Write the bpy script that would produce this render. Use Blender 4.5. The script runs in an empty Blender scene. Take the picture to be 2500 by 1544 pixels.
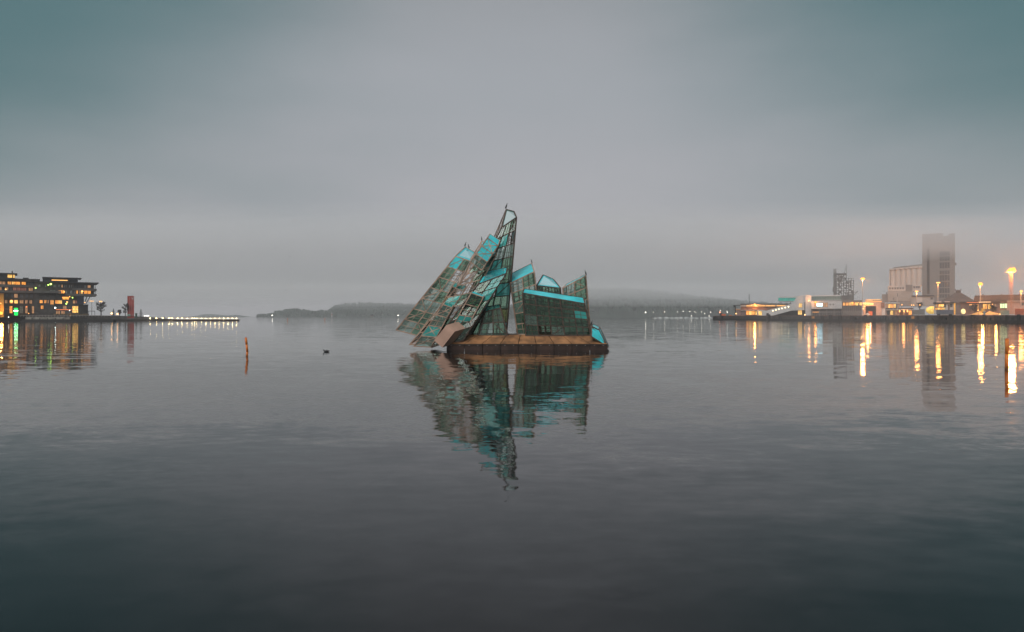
import bpy, math, random
from mathutils import Vector, Matrix, noise as mnoise
R = random.Random(7)
sc = bpy.context.scene
COL = sc.collection
F, H, HY = 1666.67, 3.0, 773.5
rad = math.radians

# ------------------------------------------------------------------ camera, world, sun, exposure
cam = bpy.data.objects.new('camera', bpy.data.cameras.new('camera')); COL.objects.link(cam)
cam.location = (0, 0, H); cam.rotation_euler = (rad(90), 0, 0)
cam.data.lens = 24; cam.data.sensor_width = 36; cam.data.shift_y = (HY-772)/2500
cam.data.clip_start = .1; cam.data.clip_end = 20000
sc.camera = cam
vs = sc.view_settings
vs.view_transform = 'Standard'; vs.look = 'None'; vs.exposure = 0; vs.gamma = 1; vs.use_curve_mapping = False

w = bpy.data.worlds.new('World'); sc.world = w; w.use_nodes = True
nt = w.node_tree; nt.nodes.clear(); L = nt.links.new
def N(t, **k):
    n = nt.nodes.new(t)
    for a, b in k.items(): setattr(n, a, b)
    return n
out = N('ShaderNodeOutputWorld'); mix = N('ShaderNodeMixShader'); b1 = N('ShaderNodeBackground'); b2 = N('ShaderNodeBackground')
sky = N('ShaderNodeTexSky', sky_type='NISHITA'); sky.sun_disc = False; sky.sun_elevation = rad(38); sky.sun_rotation = rad(205)
sky.air_density = 1.5; sky.dust_density = 4
L(sky.outputs[0], b1.inputs[0]); b1.inputs[1].default_value = .08; b2.inputs[1].default_value = 1.0
tc = N('ShaderNodeTexCoord')
sx = N('ShaderNodeSeparateXYZ'); L(tc.outputs['Generated'], sx.inputs[0])
cmap = N('ShaderNodeMapping'); cmap.inputs['Scale'].default_value = (1.2, 1.2, 4); L(tc.outputs['Generated'], cmap.inputs[0])
nz = N('ShaderNodeTexNoise'); nz.inputs['Scale'].default_value = 1.6; nz.inputs['Detail'].default_value = 6; L(cmap.outputs[0], nz.inputs['Vector'])
def M(op, a, b=None, c=None):
    n = N('ShaderNodeMath', operation=op)
    for k, v in enumerate((a, b, c)):
        if v is None: continue
        if isinstance(v, (int, float)): n.inputs[k].default_value = v
        else: L(v, n.inputs[k])
    return n.outputs[0]
def ramp(src, stops, interp='EASE'):
    cr = N('ShaderNodeValToRGB'); L(src, cr.inputs[0]); E = cr.color_ramp.elements; cr.color_ramp.interpolation = interp
    E[0].position, E[0].color = stops[0][0], (*stops[0][1], 1); E[1].position, E[1].color = stops[-1][0], (*stops[-1][1], 1)
    for p, c in stops[1:-1]:
        e = E.new(p); e.color = (*c, 1)
    return cr.outputs[0]
zz = M('MAXIMUM', sx.outputs[2], 0.0)
wob = M('MULTIPLY_ADD', nz.outputs[0], .15, -.075)
base_c = ramp(M('ADD', zz, wob), [(0, (.420,.412,.435)), (.09, (.418,.410,.432)), (.19, (.410,.412,.440)), (.30, (.370,.388,.415)), (.45, (.335,.350,.372)), (.70, (.56,.56,.57)), (1, (.78,.78,.79))])
# vignette-like teal put into the sky's upper sides; unseen zenith brightened to light the fog
s1 = M('MULTIPLY', M('SUBTRACT', M('SQRT', M('MULTIPLY_ADD', sx.outputs[0], sx.outputs[0], .03)), .17), zz)
s2 = M('MULTIPLY', M('MAXIMUM', M('SUBTRACT', zz, .44), 0.0), -1.1)
tf = N('ShaderNodeMapRange'); tf.interpolation_type = 'SMOOTHSTEP'; L(M('ADD', M('ADD', s1, s2), M('MULTIPLY', wob, .5)), tf.inputs[0]); tf.inputs[1].default_value = .0; tf.inputs[2].default_value = .142; tf.inputs[4].default_value = .95
mc = N('ShaderNodeMix', data_type='RGBA'); L(tf.outputs[0], mc.inputs['Factor']); L(base_c, mc.inputs['A']); mc.inputs['B'].default_value = (.070,.165,.180,1)
L(mc.outputs['Result'], b2.inputs[0])
mix.inputs[0].default_value = .93
L(b1.outputs[0], mix.inputs[1]); L(b2.outputs[0], mix.inputs[2]); L(mix.outputs[0], out.inputs[0])

sd = bpy.data.lights.new('sun', 'SUN'); sd.energy = 2.0; sd.angle = rad(40); sd.color = (1, .97, .93)
sun = bpy.data.objects.new('sun', sd); COL.objects.link(sun)
sun.rotation_euler = (rad(52), 0, rad(-25))     # high and behind the camera's left shoulder, spread out by the cloud

cy = sc.cycles
cy.max_bounces = 20; cy.diffuse_bounces = 3; cy.glossy_bounces = 5; cy.transparent_max_bounces = 24; cy.volume_bounces = 10; cy.volume_step_rate = 1.5; cy.volume_max_steps = 128
cy.sample_clamp_indirect = 90; cy.caustics_reflective = True; cy.use_denoising = True

# ------------------------------------------------------------------ helpers
FR = None
def frame(px_b=None, dc=0, px_a=None):        # turn the layout frame so that a building's front is square to the bearing px_a
    global FR
    if px_b is None: FR = None; return
    a = math.atan(((px_b if px_a is None else px_a)-1250)/F); ub = math.tan(math.atan((px_b-1250)/F)-a)
    k = math.cos(a)-ub*math.sin(a); FR = (a, dc/k-dc, k)
def PX(px, d):
    if FR is None: return (px-1250)/F*d
    return (d+FR[1])*math.tan(math.atan((px-1250)/F)-FR[0])
def PZ(py, d):
    if FR is None: return H+(HY-py)/F*d
    return H+(HY-py)/F*(d+FR[1])*FR[2]
def W(px, py, d): return Vector((PX(px,d), d, PZ(py,d)))
def TW_(v):
    v = Vector(v)
    if FR is None: return v
    a, o, k = FR; y = v.y+o; return Vector((v.x*math.cos(a)+y*math.sin(a), -v.x*math.sin(a)+y*math.cos(a), v.z))

_m = {}
def mat(name, base=(.5,.5,.5), rough=.7, metal=0, var=.25, vscale=1.0, emit=None, es=0, bump=0, coat=0):
    if name in _m: return _m[name]
    m = bpy.data.materials.new(name); m.use_nodes = True; t = m.node_tree; b = t.nodes['Principled BSDF']
    b.inputs['Roughness'].default_value = rough; b.inputs['Metallic'].default_value = metal
    co = t.nodes.new('ShaderNodeTexCoord'); n = t.nodes.new('ShaderNodeTexNoise'); n.inputs['Scale'].default_value = vscale; n.inputs['Detail'].default_value = 5
    t.links.new(co.outputs['Object'], n.inputs['Vector'])
    r = t.nodes.new('ShaderNodeValToRGB'); t.links.new(n.outputs[0], r.inputs[0])
    r.color_ramp.elements[0].position = .3; r.color_ramp.elements[1].position = .7
    r.color_ramp.elements[0].color = (*[c*(1-var) for c in base], 1); r.color_ramp.elements[1].color = (*[min(1, c*(1+var)) for c in base], 1)
    t.links.new(r.outputs[0], b.inputs['Base Color'])
    if bump:
        bp = t.nodes.new('ShaderNodeBump'); bp.inputs['Strength'].default_value = bump; bp.inputs['Distance'].default_value = .05
        t.links.new(n.outputs[0], bp.inputs['Height']); t.links.new(bp.outputs[0], b.inputs['Normal'])
    if emit:
        r2 = t.nodes.new('ShaderNodeValToRGB'); n2 = t.nodes.new('ShaderNodeTexNoise'); n2.inputs['Scale'].default_value = .9; n2.inputs['Detail'].default_value = 3
        mp = t.nodes.new('ShaderNodeMapping'); mp.inputs['Scale'].default_value = (1, 1, .5); t.links.new(co.outputs['Object'], mp.inputs[0]); t.links.new(mp.outputs[0], n2.inputs['Vector'])
        t.links.new(n2.outputs[0], r2.inputs[0]); r2.color_ramp.elements[0].position = .38; r2.color_ramp.elements[1].position = .62
        r2.color_ramp.elements[0].color = (*[c*.45 for c in emit], 1); r2.color_ramp.elements[1].color = (*emit, 1)
        t.links.new(r2.outputs[0], b.inputs['Emission Color']); b.inputs['Emission Strength'].default_value = es
    _m[name] = m; return m
def lamp_mat(name, col, es):
    if name in _m: return _m[name]
    m = bpy.data.materials.new(name); m.use_nodes = True; t = m.node_tree; t.nodes.clear()
    o = t.nodes.new('ShaderNodeOutputMaterial'); e = t.nodes.new('ShaderNodeEmission'); e.inputs[0].default_value = (*col, 1); e.inputs[1].default_value = es
    t.links.new(e.outputs[0], o.inputs[0]); _m[name] = m; return m

class MB:
    def __init__(s): s.v = []; s.f = []
    def add(s, vs, fs):
        k = len(s.v); s.v += [Vector(v) for v in vs]; s.f += [tuple(i+k for i in f) for f in fs]; return s
    def box(s, x0, x1, y0, y1, z0, z1):
        return s.add([(x0,y0,z0),(x1,y0,z0),(x1,y1,z0),(x0,y1,z0),(x0,y0,z1),(x1,y0,z1),(x1,y1,z1),(x0,y1,z1)],
                     [(0,3,2,1),(4,5,6,7),(0,1,5,4),(1,2,6,5),(2,3,7,6),(3,0,4,7)])
    def pb(s, px0, px1, py0, py1, d, dep=1.0):      # box whose front face spans these photo pixels at distance d
        return s.box(PX(px0,d), PX(px1,d), d, d+dep, PZ(py1,d), PZ(py0,d))
    def bar(s, p, q, r, n=4, r2=None, cap=True):
        p, q = Vector(p), Vector(q); a = (q-p)
        if a.length < 1e-6: return s
        a.normalize(); u = a.cross(Vector((0,0,1)))
        if u.length < .05: u = a.cross(Vector((0,1,0)))
        u.normalize(); v = a.cross(u); r2 = r if r2 is None else r2; o = math.pi/n
        vs = [p+(u*math.cos(o+2*math.pi*i/n)+v*math.sin(o+2*math.pi*i/n))*r for i in range(n)] + [q+(u*math.cos(o+2*math.pi*i/n)+v*math.sin(o+2*math.pi*i/n))*r2 for i in range(n)]
        fs = [(i, (i+1)%n, n+(i+1)%n, n+i) for i in range(n)]
        if cap: fs += [tuple(range(n))[::-1], tuple(range(n, 2*n))]
        return s.add(vs, fs)
    def ball(s, c, r, seg=10, rings=6, sx=1, sy=1, sz=1):
        c = Vector(c); vs = [c+Vector((0,0,r*sz))]; fs = []
        for i in range(1, rings):
            th = math.pi*i/rings
            for j in range(seg):
                ph = 2*math.pi*j/seg; vs.append(c+Vector((r*sx*math.sin(th)*math.cos(ph), r*sy*math.sin(th)*math.sin(ph), r*sz*math.cos(th))))
        vs.append(c-Vector((0,0,r*sz)))
        for j in range(seg): fs.append((0, 1+j, 1+(j+1)%seg))
        for i in range(rings-2):
            for j in range(seg):
                a = 1+i*seg; b = a+seg; fs.append((a+j, b+j, b+(j+1)%seg, a+(j+1)%seg))
        a = 1+(rings-2)*seg; e = len(vs)-1
        for j in range(seg): fs.append((a+j, e, a+(j+1)%seg))
        return s.add(vs, fs)
    def prism(s, poly, y0, y1):       # poly in x,z extruded along y
        n = len(poly); vs = [(x, y0, z) for x, z in poly]+[(x, y1, z) for x, z in poly]
        fs = [tuple(range(n)), tuple(range(n, 2*n))[::-1]]+[(i, i+n, (i+1)%n+n, (i+1)%n) for i in range(n)]
        return s.add(vs, fs)
    def pprism(s, pts, d, dep): return s.prism([(PX(a,d), PZ(b,d)) for a, b in pts], d, d+dep)
    def slab(s, q, t):                # quad with thickness
        q = [Vector(a) for a in q]; n = (q[2]-q[0]).cross(q[3]-q[1]).normalized()*t/2
        return s.add([a-n for a in q]+[a+n for a in q], [(3,2,1,0),(4,5,6,7),(0,1,5,4),(1,2,6,5),(2,3,7,6),(3,0,4,7)])
    def build(s, name, m, parent=None, smooth=False, loc=None):
        o0 = Vector((0,0,0))
        root = parent
        while root is not None and root.parent is not None: root = root.parent
        if root is not None: o0 = root.location.copy()
        elif loc is not None: o0 = TW_(loc)
        me = bpy.data.meshes.new(name); me.from_pydata([tuple(TW_(a)-o0) for a in s.v], [], s.f); me.update()
        if smooth: me.polygons.foreach_set('use_smooth', [True]*len(me.polygons))
        me.materials.append(m)
        o = bpy.data.objects.new(name, me); COL.objects.link(o)
        if parent is not None: o.parent = parent
        else: o.location = o0
        return o
def tag(o, label=None, cat=None, group=None, kind=None):
    if label: o['label'] = label
    if cat: o['category'] = cat
    if group: o['group'] = group
    if kind: o['kind'] = kind
    return o
def thing(name, label, cat, loc, group=None):
    o = bpy.data.objects.new(name, None); o.empty_display_size = .5; COL.objects.link(o); o.location = TW_(loc)
    return tag(o, label, cat, group)
def copy_tree(o, loc=None, label=None, parent=None):
    c = o.copy(); COL.objects.link(c)
    if loc is not None: c.location = loc
    if label: c['label'] = label
    if parent: c.parent = parent
    for ch in list(o.children): copy_tree(ch, parent=c)
    return c
def point_light(name, p, col, e, parent, r=.4):
    l = bpy.data.lights.new(name, 'POINT'); l.energy = e; l.color = col; l.shadow_soft_size = r
    o = bpy.data.objects.new(name, l); COL.objects.link(o); o.parent = parent
    root = parent
    while root.parent is not None: root = root.parent
    o.location = TW_(p)-root.location
    return o

# ------------------------------------------------------------------ water
def water_mat():
    m = bpy.data.materials.new('calm_harbour_water'); m.use_nodes = True; t = m.node_tree; b = t.nodes['Principled BSDF']
    b.inputs['Base Color'].default_value = (.005, .006, .007, 1); b.inputs['Roughness'].default_value = .04; b.inputs['IOR'].default_value = 1.37
    g = t.nodes.new('ShaderNodeNewGeometry'); acc = None
    def layer(scale, sx, sy, amp, rot=0, det=2.0, seed=0, patch=None):
        nonlocal acc
        mp = t.nodes.new('ShaderNodeMapping'); mp.inputs['Scale'].default_value = (sx, sy, 1); mp.inputs['Rotation'].default_value = (0,0,rad(rot)); mp.inputs['Location'].default_value = (seed*17.3, seed*9.1, seed)
        n = t.nodes.new('ShaderNodeTexNoise'); n.inputs['Scale'].default_value = scale; n.inputs['Detail'].default_value = det; n.inputs['Roughness'].default_value = .45
        t.links.new(g.outputs['Position'], mp.inputs[0]); t.links.new(mp.outputs[0], n.inputs['Vector'])
        s = t.nodes.new('ShaderNodeVectorMath'); s.operation = 'SUBTRACT'; s.inputs[1].default_value = (.5,.5,.5); t.links.new(n.outputs['Color'], s.inputs[0])
        k = t.nodes.new('ShaderNodeVectorMath'); k.operation = 'MULTIPLY'; k.inputs[1].default_value = (amp*.6, amp, 0); t.links.new(s.outputs[0], k.inputs[0])
        last = k
        if patch:
            pn = t.nodes.new('ShaderNodeTexNoise'); pn.inputs['Scale'].default_value = patch; pn.inputs['Detail'].default_value = 2
            pm = t.nodes.new('ShaderNodeMapping'); pm.inputs['Scale'].default_value = (.5, 1, 1); t.links.new(g.outputs['Position'], pm.inputs[0]); t.links.new(pm.outputs[0], pn.inputs['Vector'])
            r = t.nodes.new('ShaderNodeMapRange'); r.inputs['From Min'].default_value = .38; r.inputs['From Max'].default_value = .62; r.inputs['To Min'].default_value = .35; r.inputs['To Max'].default_value = 1.3
            t.links.new(pn.outputs[0], r.inputs[0])
            q = t.nodes.new('ShaderNodeVectorMath'); q.operation = 'SCALE'; t.links.new(k.outputs[0], q.inputs[0]); t.links.new(r.outputs[0], q.inputs['Scale']); last = q
        if acc is None: acc = last
        else:
            a = t.nodes.new('ShaderNodeVectorMath'); a.operation = 'ADD'; t.links.new(acc.outputs[0], a.inputs[0]); t.links.new(last.outputs[0], a.inputs[1]); acc = a
    layer(.16, .5, 1, .014, 8, 1, 1)
    layer(.62, .45, 1, .050, -5, 1.5, 2, .05)
    layer(1.35, .4, 1, .040, 4, 1.5, 6, .03)
    layer(2.6, .5, 1, .062, 10, 2, 3, .11)
    layer(7.5, .6, 1, .030, -14, 1, 4, .2)
    # the open harbour further out is a little more ruffled than the sheltered water by the quay
    sp = t.nodes.new('ShaderNodeSeparateXYZ'); t.links.new(g.outputs['Position'], sp.inputs[0])
    fr_ = t.nodes.new('ShaderNodeMapRange'); t.links.new(sp.outputs[1], fr_.inputs[0])
    for k_, x_ in zip((1,2,3,4), (80, 300, 1.0, 1.4)): fr_.inputs[k_].default_value = x_
    q_ = t.nodes.new('ShaderNodeVectorMath'); q_.operation = 'SCALE'; t.links.new(acc.outputs[0], q_.inputs[0]); t.links.new(fr_.outputs[0], q_.inputs['Scale']); acc = q_
    a = t.nodes.new('ShaderNodeVectorMath'); a.operation = 'ADD'; a.inputs[1].default_value = (0,0,1); t.links.new(acc.outputs[0], a.inputs[0])
    nn = t.nodes.new('ShaderNodeVectorMath'); nn.operation = 'NORMALIZE'; t.links.new(a.outputs[0], nn.inputs[0]); t.links.new(nn.outputs[0], b.inputs['Normal'])
    return m
mb = MB(); mb.add([(-9000,-300,0),(9000,-300,0),(9000,12000,0),(-9000,12000,0)], [(0,1,2,3)])
tag(mb.build('water', water_mat()), kind='structure')

# ------------------------------------------------------------------ haze and low cloud
def vol(name, box, dens, col=(.97,.97,.985)):
    m = bpy.data.materials.new(name+'_air'); m.use_nodes = True; t = m.node_tree; t.nodes.clear()
    o = t.nodes.new('ShaderNodeOutputMaterial'); v = t.nodes.new('ShaderNodeVolumePrincipled')
    v.inputs['Color'].default_value = (*col, 1); v.inputs['Density'].default_value = dens; v.inputs['Anisotropy'].default_value = 0
    t.links.new(v.outputs[0], o.inputs['Volume'])
    b = MB(); b.box(*box); ob = b.build(name, m); tag(ob, kind='stuff'); return ob, t, v
vol('haze', (-5000, 5000, -250, 5600, -1.5, 160), .00018)
# flat stratus layer: its underside hangs 43 m over the harbour and swallows the tower top and the hills
vol('low_cloud', (-3200, 3200, 400, 880, 43, 51), .0070, (.95,.95,.965))
vol('low_cloud', (-3200, 3200, 405, 860, 51.2, 64), .0100, (.945,.945,.96))
vol('low_cloud', (-3200, 3200, 450, 840, 64.2, 78), .0036, (.945,.945,.96))
vol('low_cloud', (-3200, 3200, 540, 820, 78.2, 96), .0016, (.945,.945,.96))
vol('low_cloud', (-3300, 3300, 1250, 2250, 34, 57.8), .0006, (.995,.995,1))
vol('low_cloud', (-3300, 3300, 1350, 2250, 58, 90), .0018, (.995,.995,1))
vol('low_cloud', (-3300, 3300, 1450, 2250, 90.2, 140), .0045, (.995,.995,1))
vol('lamp_halo_mist', (175, 480, 318, 540, -1, 42.9), .0010, (.99,.98,.98))  # denser air box added over the port to give the lamps halos

# ------------------------------------------------------------------ far shores
def terrain(name, pts, d, dep, m, rough_px=.8, seed=0):
    b = MB(); n = len(pts); xs = []
    a = pts[0][0]
    while a <= pts[-1][0]:
        xs.append(a); a += 1.5
    prof = []
    for x in xs:
        for i in range(n-1):
            if pts[i][0] <= x <= pts[i+1][0]:
                u = (x-pts[i][0])/max(.01, pts[i+1][0]-pts[i][0]); y = pts[i][1]*(1-u)+pts[i+1][1]*u; break
        y += (mnoise.noise(Vector((x*.09, seed, 0)))+.6*mnoise.noise(Vector((x*.31, seed, 5))))*rough_px
        prof.append(y)
    rows = 6
    for r in range(rows+1):
        for x, y in zip(xs, prof):
            z = max(PZ(y, d), .6); k = min(1, r/4)**.6
            if r == rows: k = .2
            b.v.append(Vector((PX(x,d)*(1+.02*r), d+dep*r/rows, (-1 if r == 0 else z*k + (mnoise.noise(Vector((x*.2, r, seed)))*z*.08 if r < 4 else 0)))))
    m_ = len(xs)
    for r in range(rows):
        for i in range(m_-1): b.f.append((r*m_+i, r*m_+i+1, (r+1)*m_+i+1, (r+1)*m_+i))
    o = b.build(name, m); tag(o, kind='structure'); return xs, prof
forest = mat('far_forest_green', (.030,.045,.035), .95, var=.5, vscale=.02)
rock = mat('shore_rock', (.10,.095,.085), .9, var=.4, vscale=.05)
def crowns(name, pts, d, dep, count, hmin, hmax, seed):
    rr = random.Random(seed); b = MB()
    for _ in range(count):
        px = rr.uniform(pts[0][0], pts[-1][0])
        for i in range(len(pts)-1):
            if pts[i][0] <= px <= pts[i+1][0]:
                u = (px-pts[i][0])/max(.01, pts[i+1][0]-pts[i][0]); y = pts[i][1]*(1-u)+pts[i+1][1]*u; break
        zt = PZ(y, d); k = rr.random()**.6; dd = d+dep*.66*k; z = zt*min(1, k**.6)*.92; h = rr.uniform(hmin, hmax); r = h*rr.uniform(.28,.5)
        X = PX(px, d)*(1+.02*6*k*.66)
        if rr.random() < .5: b.bar((X,dd,z-1),(X+rr.uniform(-.5,.5),dd,z+h), r, 6, .1, False)
        else: b.ball((X,dd,z+h*.5), r, 6, 4, 1, 1, 1.2)
    o = b.build(name, forest); tag(o, kind='stuff', label='dark foggy trees covering the far shore'); return o
p1 = [(430,775.5),(470,773),(495,768),(515,766.5),(535,768.5),(555,770.5),(575,768.5),(600,772),(622,775.6)]
terrain('far_hill', p1, 4200, 500, forest, .5, 1)
p2 = [(630,776.2),(655,774),(665,771),(680,763),(700,762),(722,757),(745,759),(762,764),(800,762),(830,758),(865,760),(1000,762),(1080,764)]
terrain('island_shore', p2, 2800, 300, forest, .8, 2); crowns('island_trees', p2, 2800, 300, 1500, 6, 16, 3)
p3 = [(790,768),(810,750),(835,742),(880,739),(930,742),(1000,743),(1100,742),(1200,750),(1240,768)]
terrain('wooded_hill', p3, 3500, 500, forest, 1.2, 5); crowns('hill_trees', p3, 3500, 500, 1300, 11, 22, 6)
p4 = [(1180,770),(1240,748),(1300,728),(1380,705),(1450,690),(1560,690),(1650,702),(1740,715),(1840,728),(1960,740),(2100,752)]
terrain('foggy_hillside', p4, 2300, 700, forest, 1.5, 8); crowns('hillside_trees', p4, 2300, 700, 2200, 9, 18, 9)

# ------------------------------------------------------------------ materials used often
steel = mat('weathered_steel', (.17,.115,.085), .55, .4, .45, 3)
galv = mat('galvanised_steel', (.48,.43,.40), .45, .3, .25, 3)
dark_steel = mat('dark_steel', (.035,.033,.032), .5, .4, .3, 3)
concrete = mat('pale_concrete', (.36,.32,.29), .85, 0, .18, .15)
concrete_l = mat('light_render', (.52,.46,.42), .85, 0, .12, .1)
concrete_d = mat('grey_render', (.23,.21,.20), .85, 0, .2, .1)
white = mat('white_cladding', (.62,.60,.59), .6, 0, .08, .2)
darkwall = mat('dark_brick', (.055,.050,.048), .85, 0, .4, .5)
darkwall2 = mat('charcoal_panel', (.050,.055,.062), .7, 0, .35, .4)
band = mat('balcony_concrete', (.10,.097,.095), .8, 0, .25, .4)
brick = mat('brown_brick', (.20,.11,.08), .85, 0, .3, .4)
roofm = mat('brown_roof', (.085,.060,.052), .8, 0, .25, .3)
roofd = mat('dark_roof', (.03,.031,.036), .7, 0, .3, .4)
qwall = mat('wet_quay_concrete', (.060,.050,.046), .8, 0, .5, .5)
qdark = mat('tarred_timber', (.014,.013,.013), .85, 0, .4, 1)
asph = mat('quay_asphalt', (.06,.055,.05), .85, 0, .3, .1)
gl_dark = mat('unlit_glass', (.10,.11,.12), .12, .1, .3, .6)
gl_grey = mat('pale_unlit_glass', (.30,.30,.29), .2, .1, .3, .8)
gl_teal = mat('teal_lit_glass', (.02,.22,.18), .2, 0, .3, 1, (.02,.30,.24), .9)
gl_green = mat('green_grey_glass', (.09,.14,.12), .2, 0, .3, 1, (.12,.2,.16), .3)
OR = (1,.40,.07); YE = (1,.62,.20); RE = (1,.30,.12)
lit_o = mat('amber_lit_window', (.3,.2,.1), .5, emit=(1,.36,.05), es=1.5)
lit_y = mat('yellow_lit_window', (.3,.25,.1), .5, emit=(1,.55,.13), es=1.7)
lit_r = mat('dim_red_lit_window', (.2,.1,.07), .5, emit=(.55,.20,.13), es=.45)
lit_d = mat('dim_amber_window', (.2,.12,.07), .5, emit=(.9,.45,.2), es=.6)
lamp_w = lamp_mat('warm_white_lamp', (1,.46,.12), 3)
lamp_p = lamp_mat('pier_lamp', (1,.74,.33), 60)
lamp_o = lamp_mat('sodium_lamp', (1,.33,.045), 3.6)
lamp_s = lamp_mat('small_amber_lamp', (1,.5,.16), 12)
lamp_g = lamp_mat('green_light', (.01,1,.10), 2.2)
lamp_yg = lamp_mat('lime_lamp', (.55,1,.15), 6)
lamp_c = lamp_mat('cool_screen', (.45,.85,1), 5)
lamp_far = lamp_mat('far_lamp', (1,.93,.8), 7)
strip_o = lamp_mat('orange_light_strip', (1,.38,.08), 2.2)
neon = lamp_mat('red_orange_neon', (1,.22,.06), 2.5)

def window(parent, x0, x1, y0, y1, d, m, nm=1, fm=None, rows=1):
    fm = fm or dark_steel
    if x1 < 240 and m is gl_dark and R.random() < .35: m = lit_d if R.random() < .7 else lit_o
    f = MB(); e = .28*(x1-x0)*0+.22; t_ = .12
    X0, X1, Z0, Z1 = PX(x0,d), PX(x1,d), PZ(y1,d), PZ(y0,d)
    yy = d-.16
    f.box(X0-t_,X0,yy,d+.02,Z0-t_,Z1+t_); f.box(X1,X1+t_,yy,d+.02,Z0-t_,Z1+t_); f.box(X0,X1,yy,d+.02,Z1,Z1+t_); f.box(X0,X1,yy,d+.02,Z0-t_,Z0)
    for i in range(1, nm):
        x = X0+(X1-X0)*i/nm; f.box(x-.05,x+.05,yy+.02,d+.01,Z0,Z1)
    for i in range(1, rows):
        z = Z0+(Z1-Z0)*i/rows; f.box(X0,X1,yy+.03,d+.01,z-.05,z+.05)
    o = f.build('window', fm, parent)
    p = MB(); p.box(X0,X1,d-.06,d-.01,Z0,Z1); p.build('pane', m, o)
    return o
def part(parent, name, m, x0, x1, y0, y1, d, dep): return MB().pb(x0,x1,y0,y1,d,dep).build(name, m, parent)

# ------------------------------------------------------------------ left bank: embankment, apartment blocks
d0 = 400
g = MB()
left_prof = [(-160,770),(0,771),(60,770.5),(150,769.5),(232,771),(300,772),(330,774),(352,775.2),(375,778),(400,779.3),(418,780.3)]
pts = [(a, b) for a, b in left_prof]
nn_ = len(pts)
for (a, b) in pts:
    dq = 3*F/(785.2-1.2*a/400-773.5)
    X = PX(a, dq); z = PZ(b, dq)
    g.v += [Vector((X, dq, -.5)), Vector((X, dq+.3, min(z, 1.1))), Vector((X, dq+6, z*.94)), Vector((X, dq+12, z)), Vector((X*1.25-15, dq+140, z)), Vector((X*1.25-15, dq+141, -1))]
for i in range(nn_-1):
    for k in range(5): g.f.append((i*6+k, (i+1)*6+k, (i+1)*6+k+1, i*6+k+1))
tag(g.build('embankment', mat('grassy_bank', (.060,.052,.045), .95, 0, .45, .3, bump=.3)), kind='structure')

pt = thing('floating_jetty', 'long black floating jetty along the bank below the apartment blocks', 'jetty', W(170,786,388))
fl = MB(); dj = 388
fl.pb(50, 276, 780.2, 786.4, dj, 3); fl.build('float', qdark, pt)
for i in range(12):
    MB().pb(58+i*19, 59.2+i*19, 776.5, 781, dj+1.2, .3).build('mooring_pile', dark_steel, pt)
rl = MB()
for i in range(30):
    x = PX(50+i*7.6, dj+9); rl.bar((x,dj+9,PZ(775,dj+9)),(x,dj+9,PZ(770.5,dj+9)), .05)
rl.bar((PX(50,dj+9),dj+9,PZ(770.6,dj+9)),(PX(272,dj+9),dj+9,PZ(770.6,dj+9)), .06)
rt = tag(rl.build('railing', galv), 'thin grey waterfront railing on the bank in front of the apartments', 'railing')
wl = MB().pb(62, 170, 774, 780, 393, .6)
tag(wl.build('retaining_wall', mat('stained_concrete', (.16,.15,.13), .9, 0, .6, .5)), 'stained pale retaining wall above the black jetty', 'wall')

# block A (far left)
dA = 418
frame(30, dA, 60)
A = thing('apartment_block', 'dark apartment block at the left edge with an amber-lit top floor row', 'building', W(40,771,dA))
part(A,'wall',darkwall,-70,98,714,773,dA,22)
part(A,'floor_band',band,-70,86,710,714.5,dA-1.6,24); part(A,'upper_wall',darkwall2,-70,84,686,710.2,dA+.6,20)
part(A,'floor_band',band,-70,92,695.5,701,dA-1.4,3); part(A,'floor_band',band,-70,84,681,687,dA-1.2,24)
part(A,'roof',roofd,-70,98,680.2,682.4,dA-3,26); part(A,'penthouse',darkwall2,-70,36,669.5,681,dA+2,14); part(A,'roof',roofd,-70,42,667.2,669.8,dA,18)
part(A,'roof_plant_box',roofd,56,70,677.6,680.4,dA+5,4)
MB().bar(W(30,668,dA+3), W(30,662,dA+3), .35, 6).build('chimney', dark_steel, A)
for x0, x1 in ((18.5,24),(24.6,29.2),(31.5,36)): window(A,x0,x1,671.3,678.5,dA+2,lit_y)
for x0, x1, m in ((-12,-2,gl_grey),(0,4,gl_dark),(6,13,lit_d),(19,28,lit_o),(30,33,lit_y),(34,49,lit_o),(53,63,lit_o),(68,80,gl_dark)): window(A,x0,x1,688.3,695,dA+.6,m,max(1,int((x1-x0)/4)))
for x0, x1, m in ((0,4,lit_d),(12,20,gl_dark),(24,30,gl_dark),(32,40,lit_r),(42,50,lit_r),(52,64,lit_r),(70,80,gl_dark)): window(A,x0,x1,702.5,709.5,dA+.6,m,max(1,int((x1-x0)/3.5)))
for x0, x1, m in ((12,18,lit_d),(24,31,lit_o),(35,43.5,lit_y),(48,57,lit_d),(62,67,gl_dark),(72,78,gl_dark)): window(A,x0,x1,733,741,dA,m,2)
for x0, x1, m in ((14,20,gl_dark),(26,32,gl_dark),(35,43,gl_dark),(48,56,gl_dark),(62,68,gl_dark),(74,80,gl_dark),(86,92,gl_dark)): window(A,x0,x1,718,727,dA,m,2)
for x0, x1, m in ((12,20,gl_dark),(23,30,gl_dark),(48,56,gl_grey),(62,67,gl_dark),(78,83,gl_dark)): window(A,x0,x1,748,765,dA,m,2,None,3)
part(A,'canopy',galv,12,33,754.6,755.4,dA-2,2); part(A,'dark_entrance_panel',darkwall2,34,45,749,772,dA-.4,.3)  # entrance backing is a flat dark panel set just proud of the wall
part(A,'green_light_panel',lamp_g,35,43.5,752.5,770,dA-.7,.2)
tag(MB().pb(34,43.5,758.2,760.4,dA-1.1,.3).build('light_tube', lamp_mat('green_white_tube', (.55,1,.7), 20), A), 'bright white tube on the green entrance')
frame(0, 405, 60)
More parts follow.
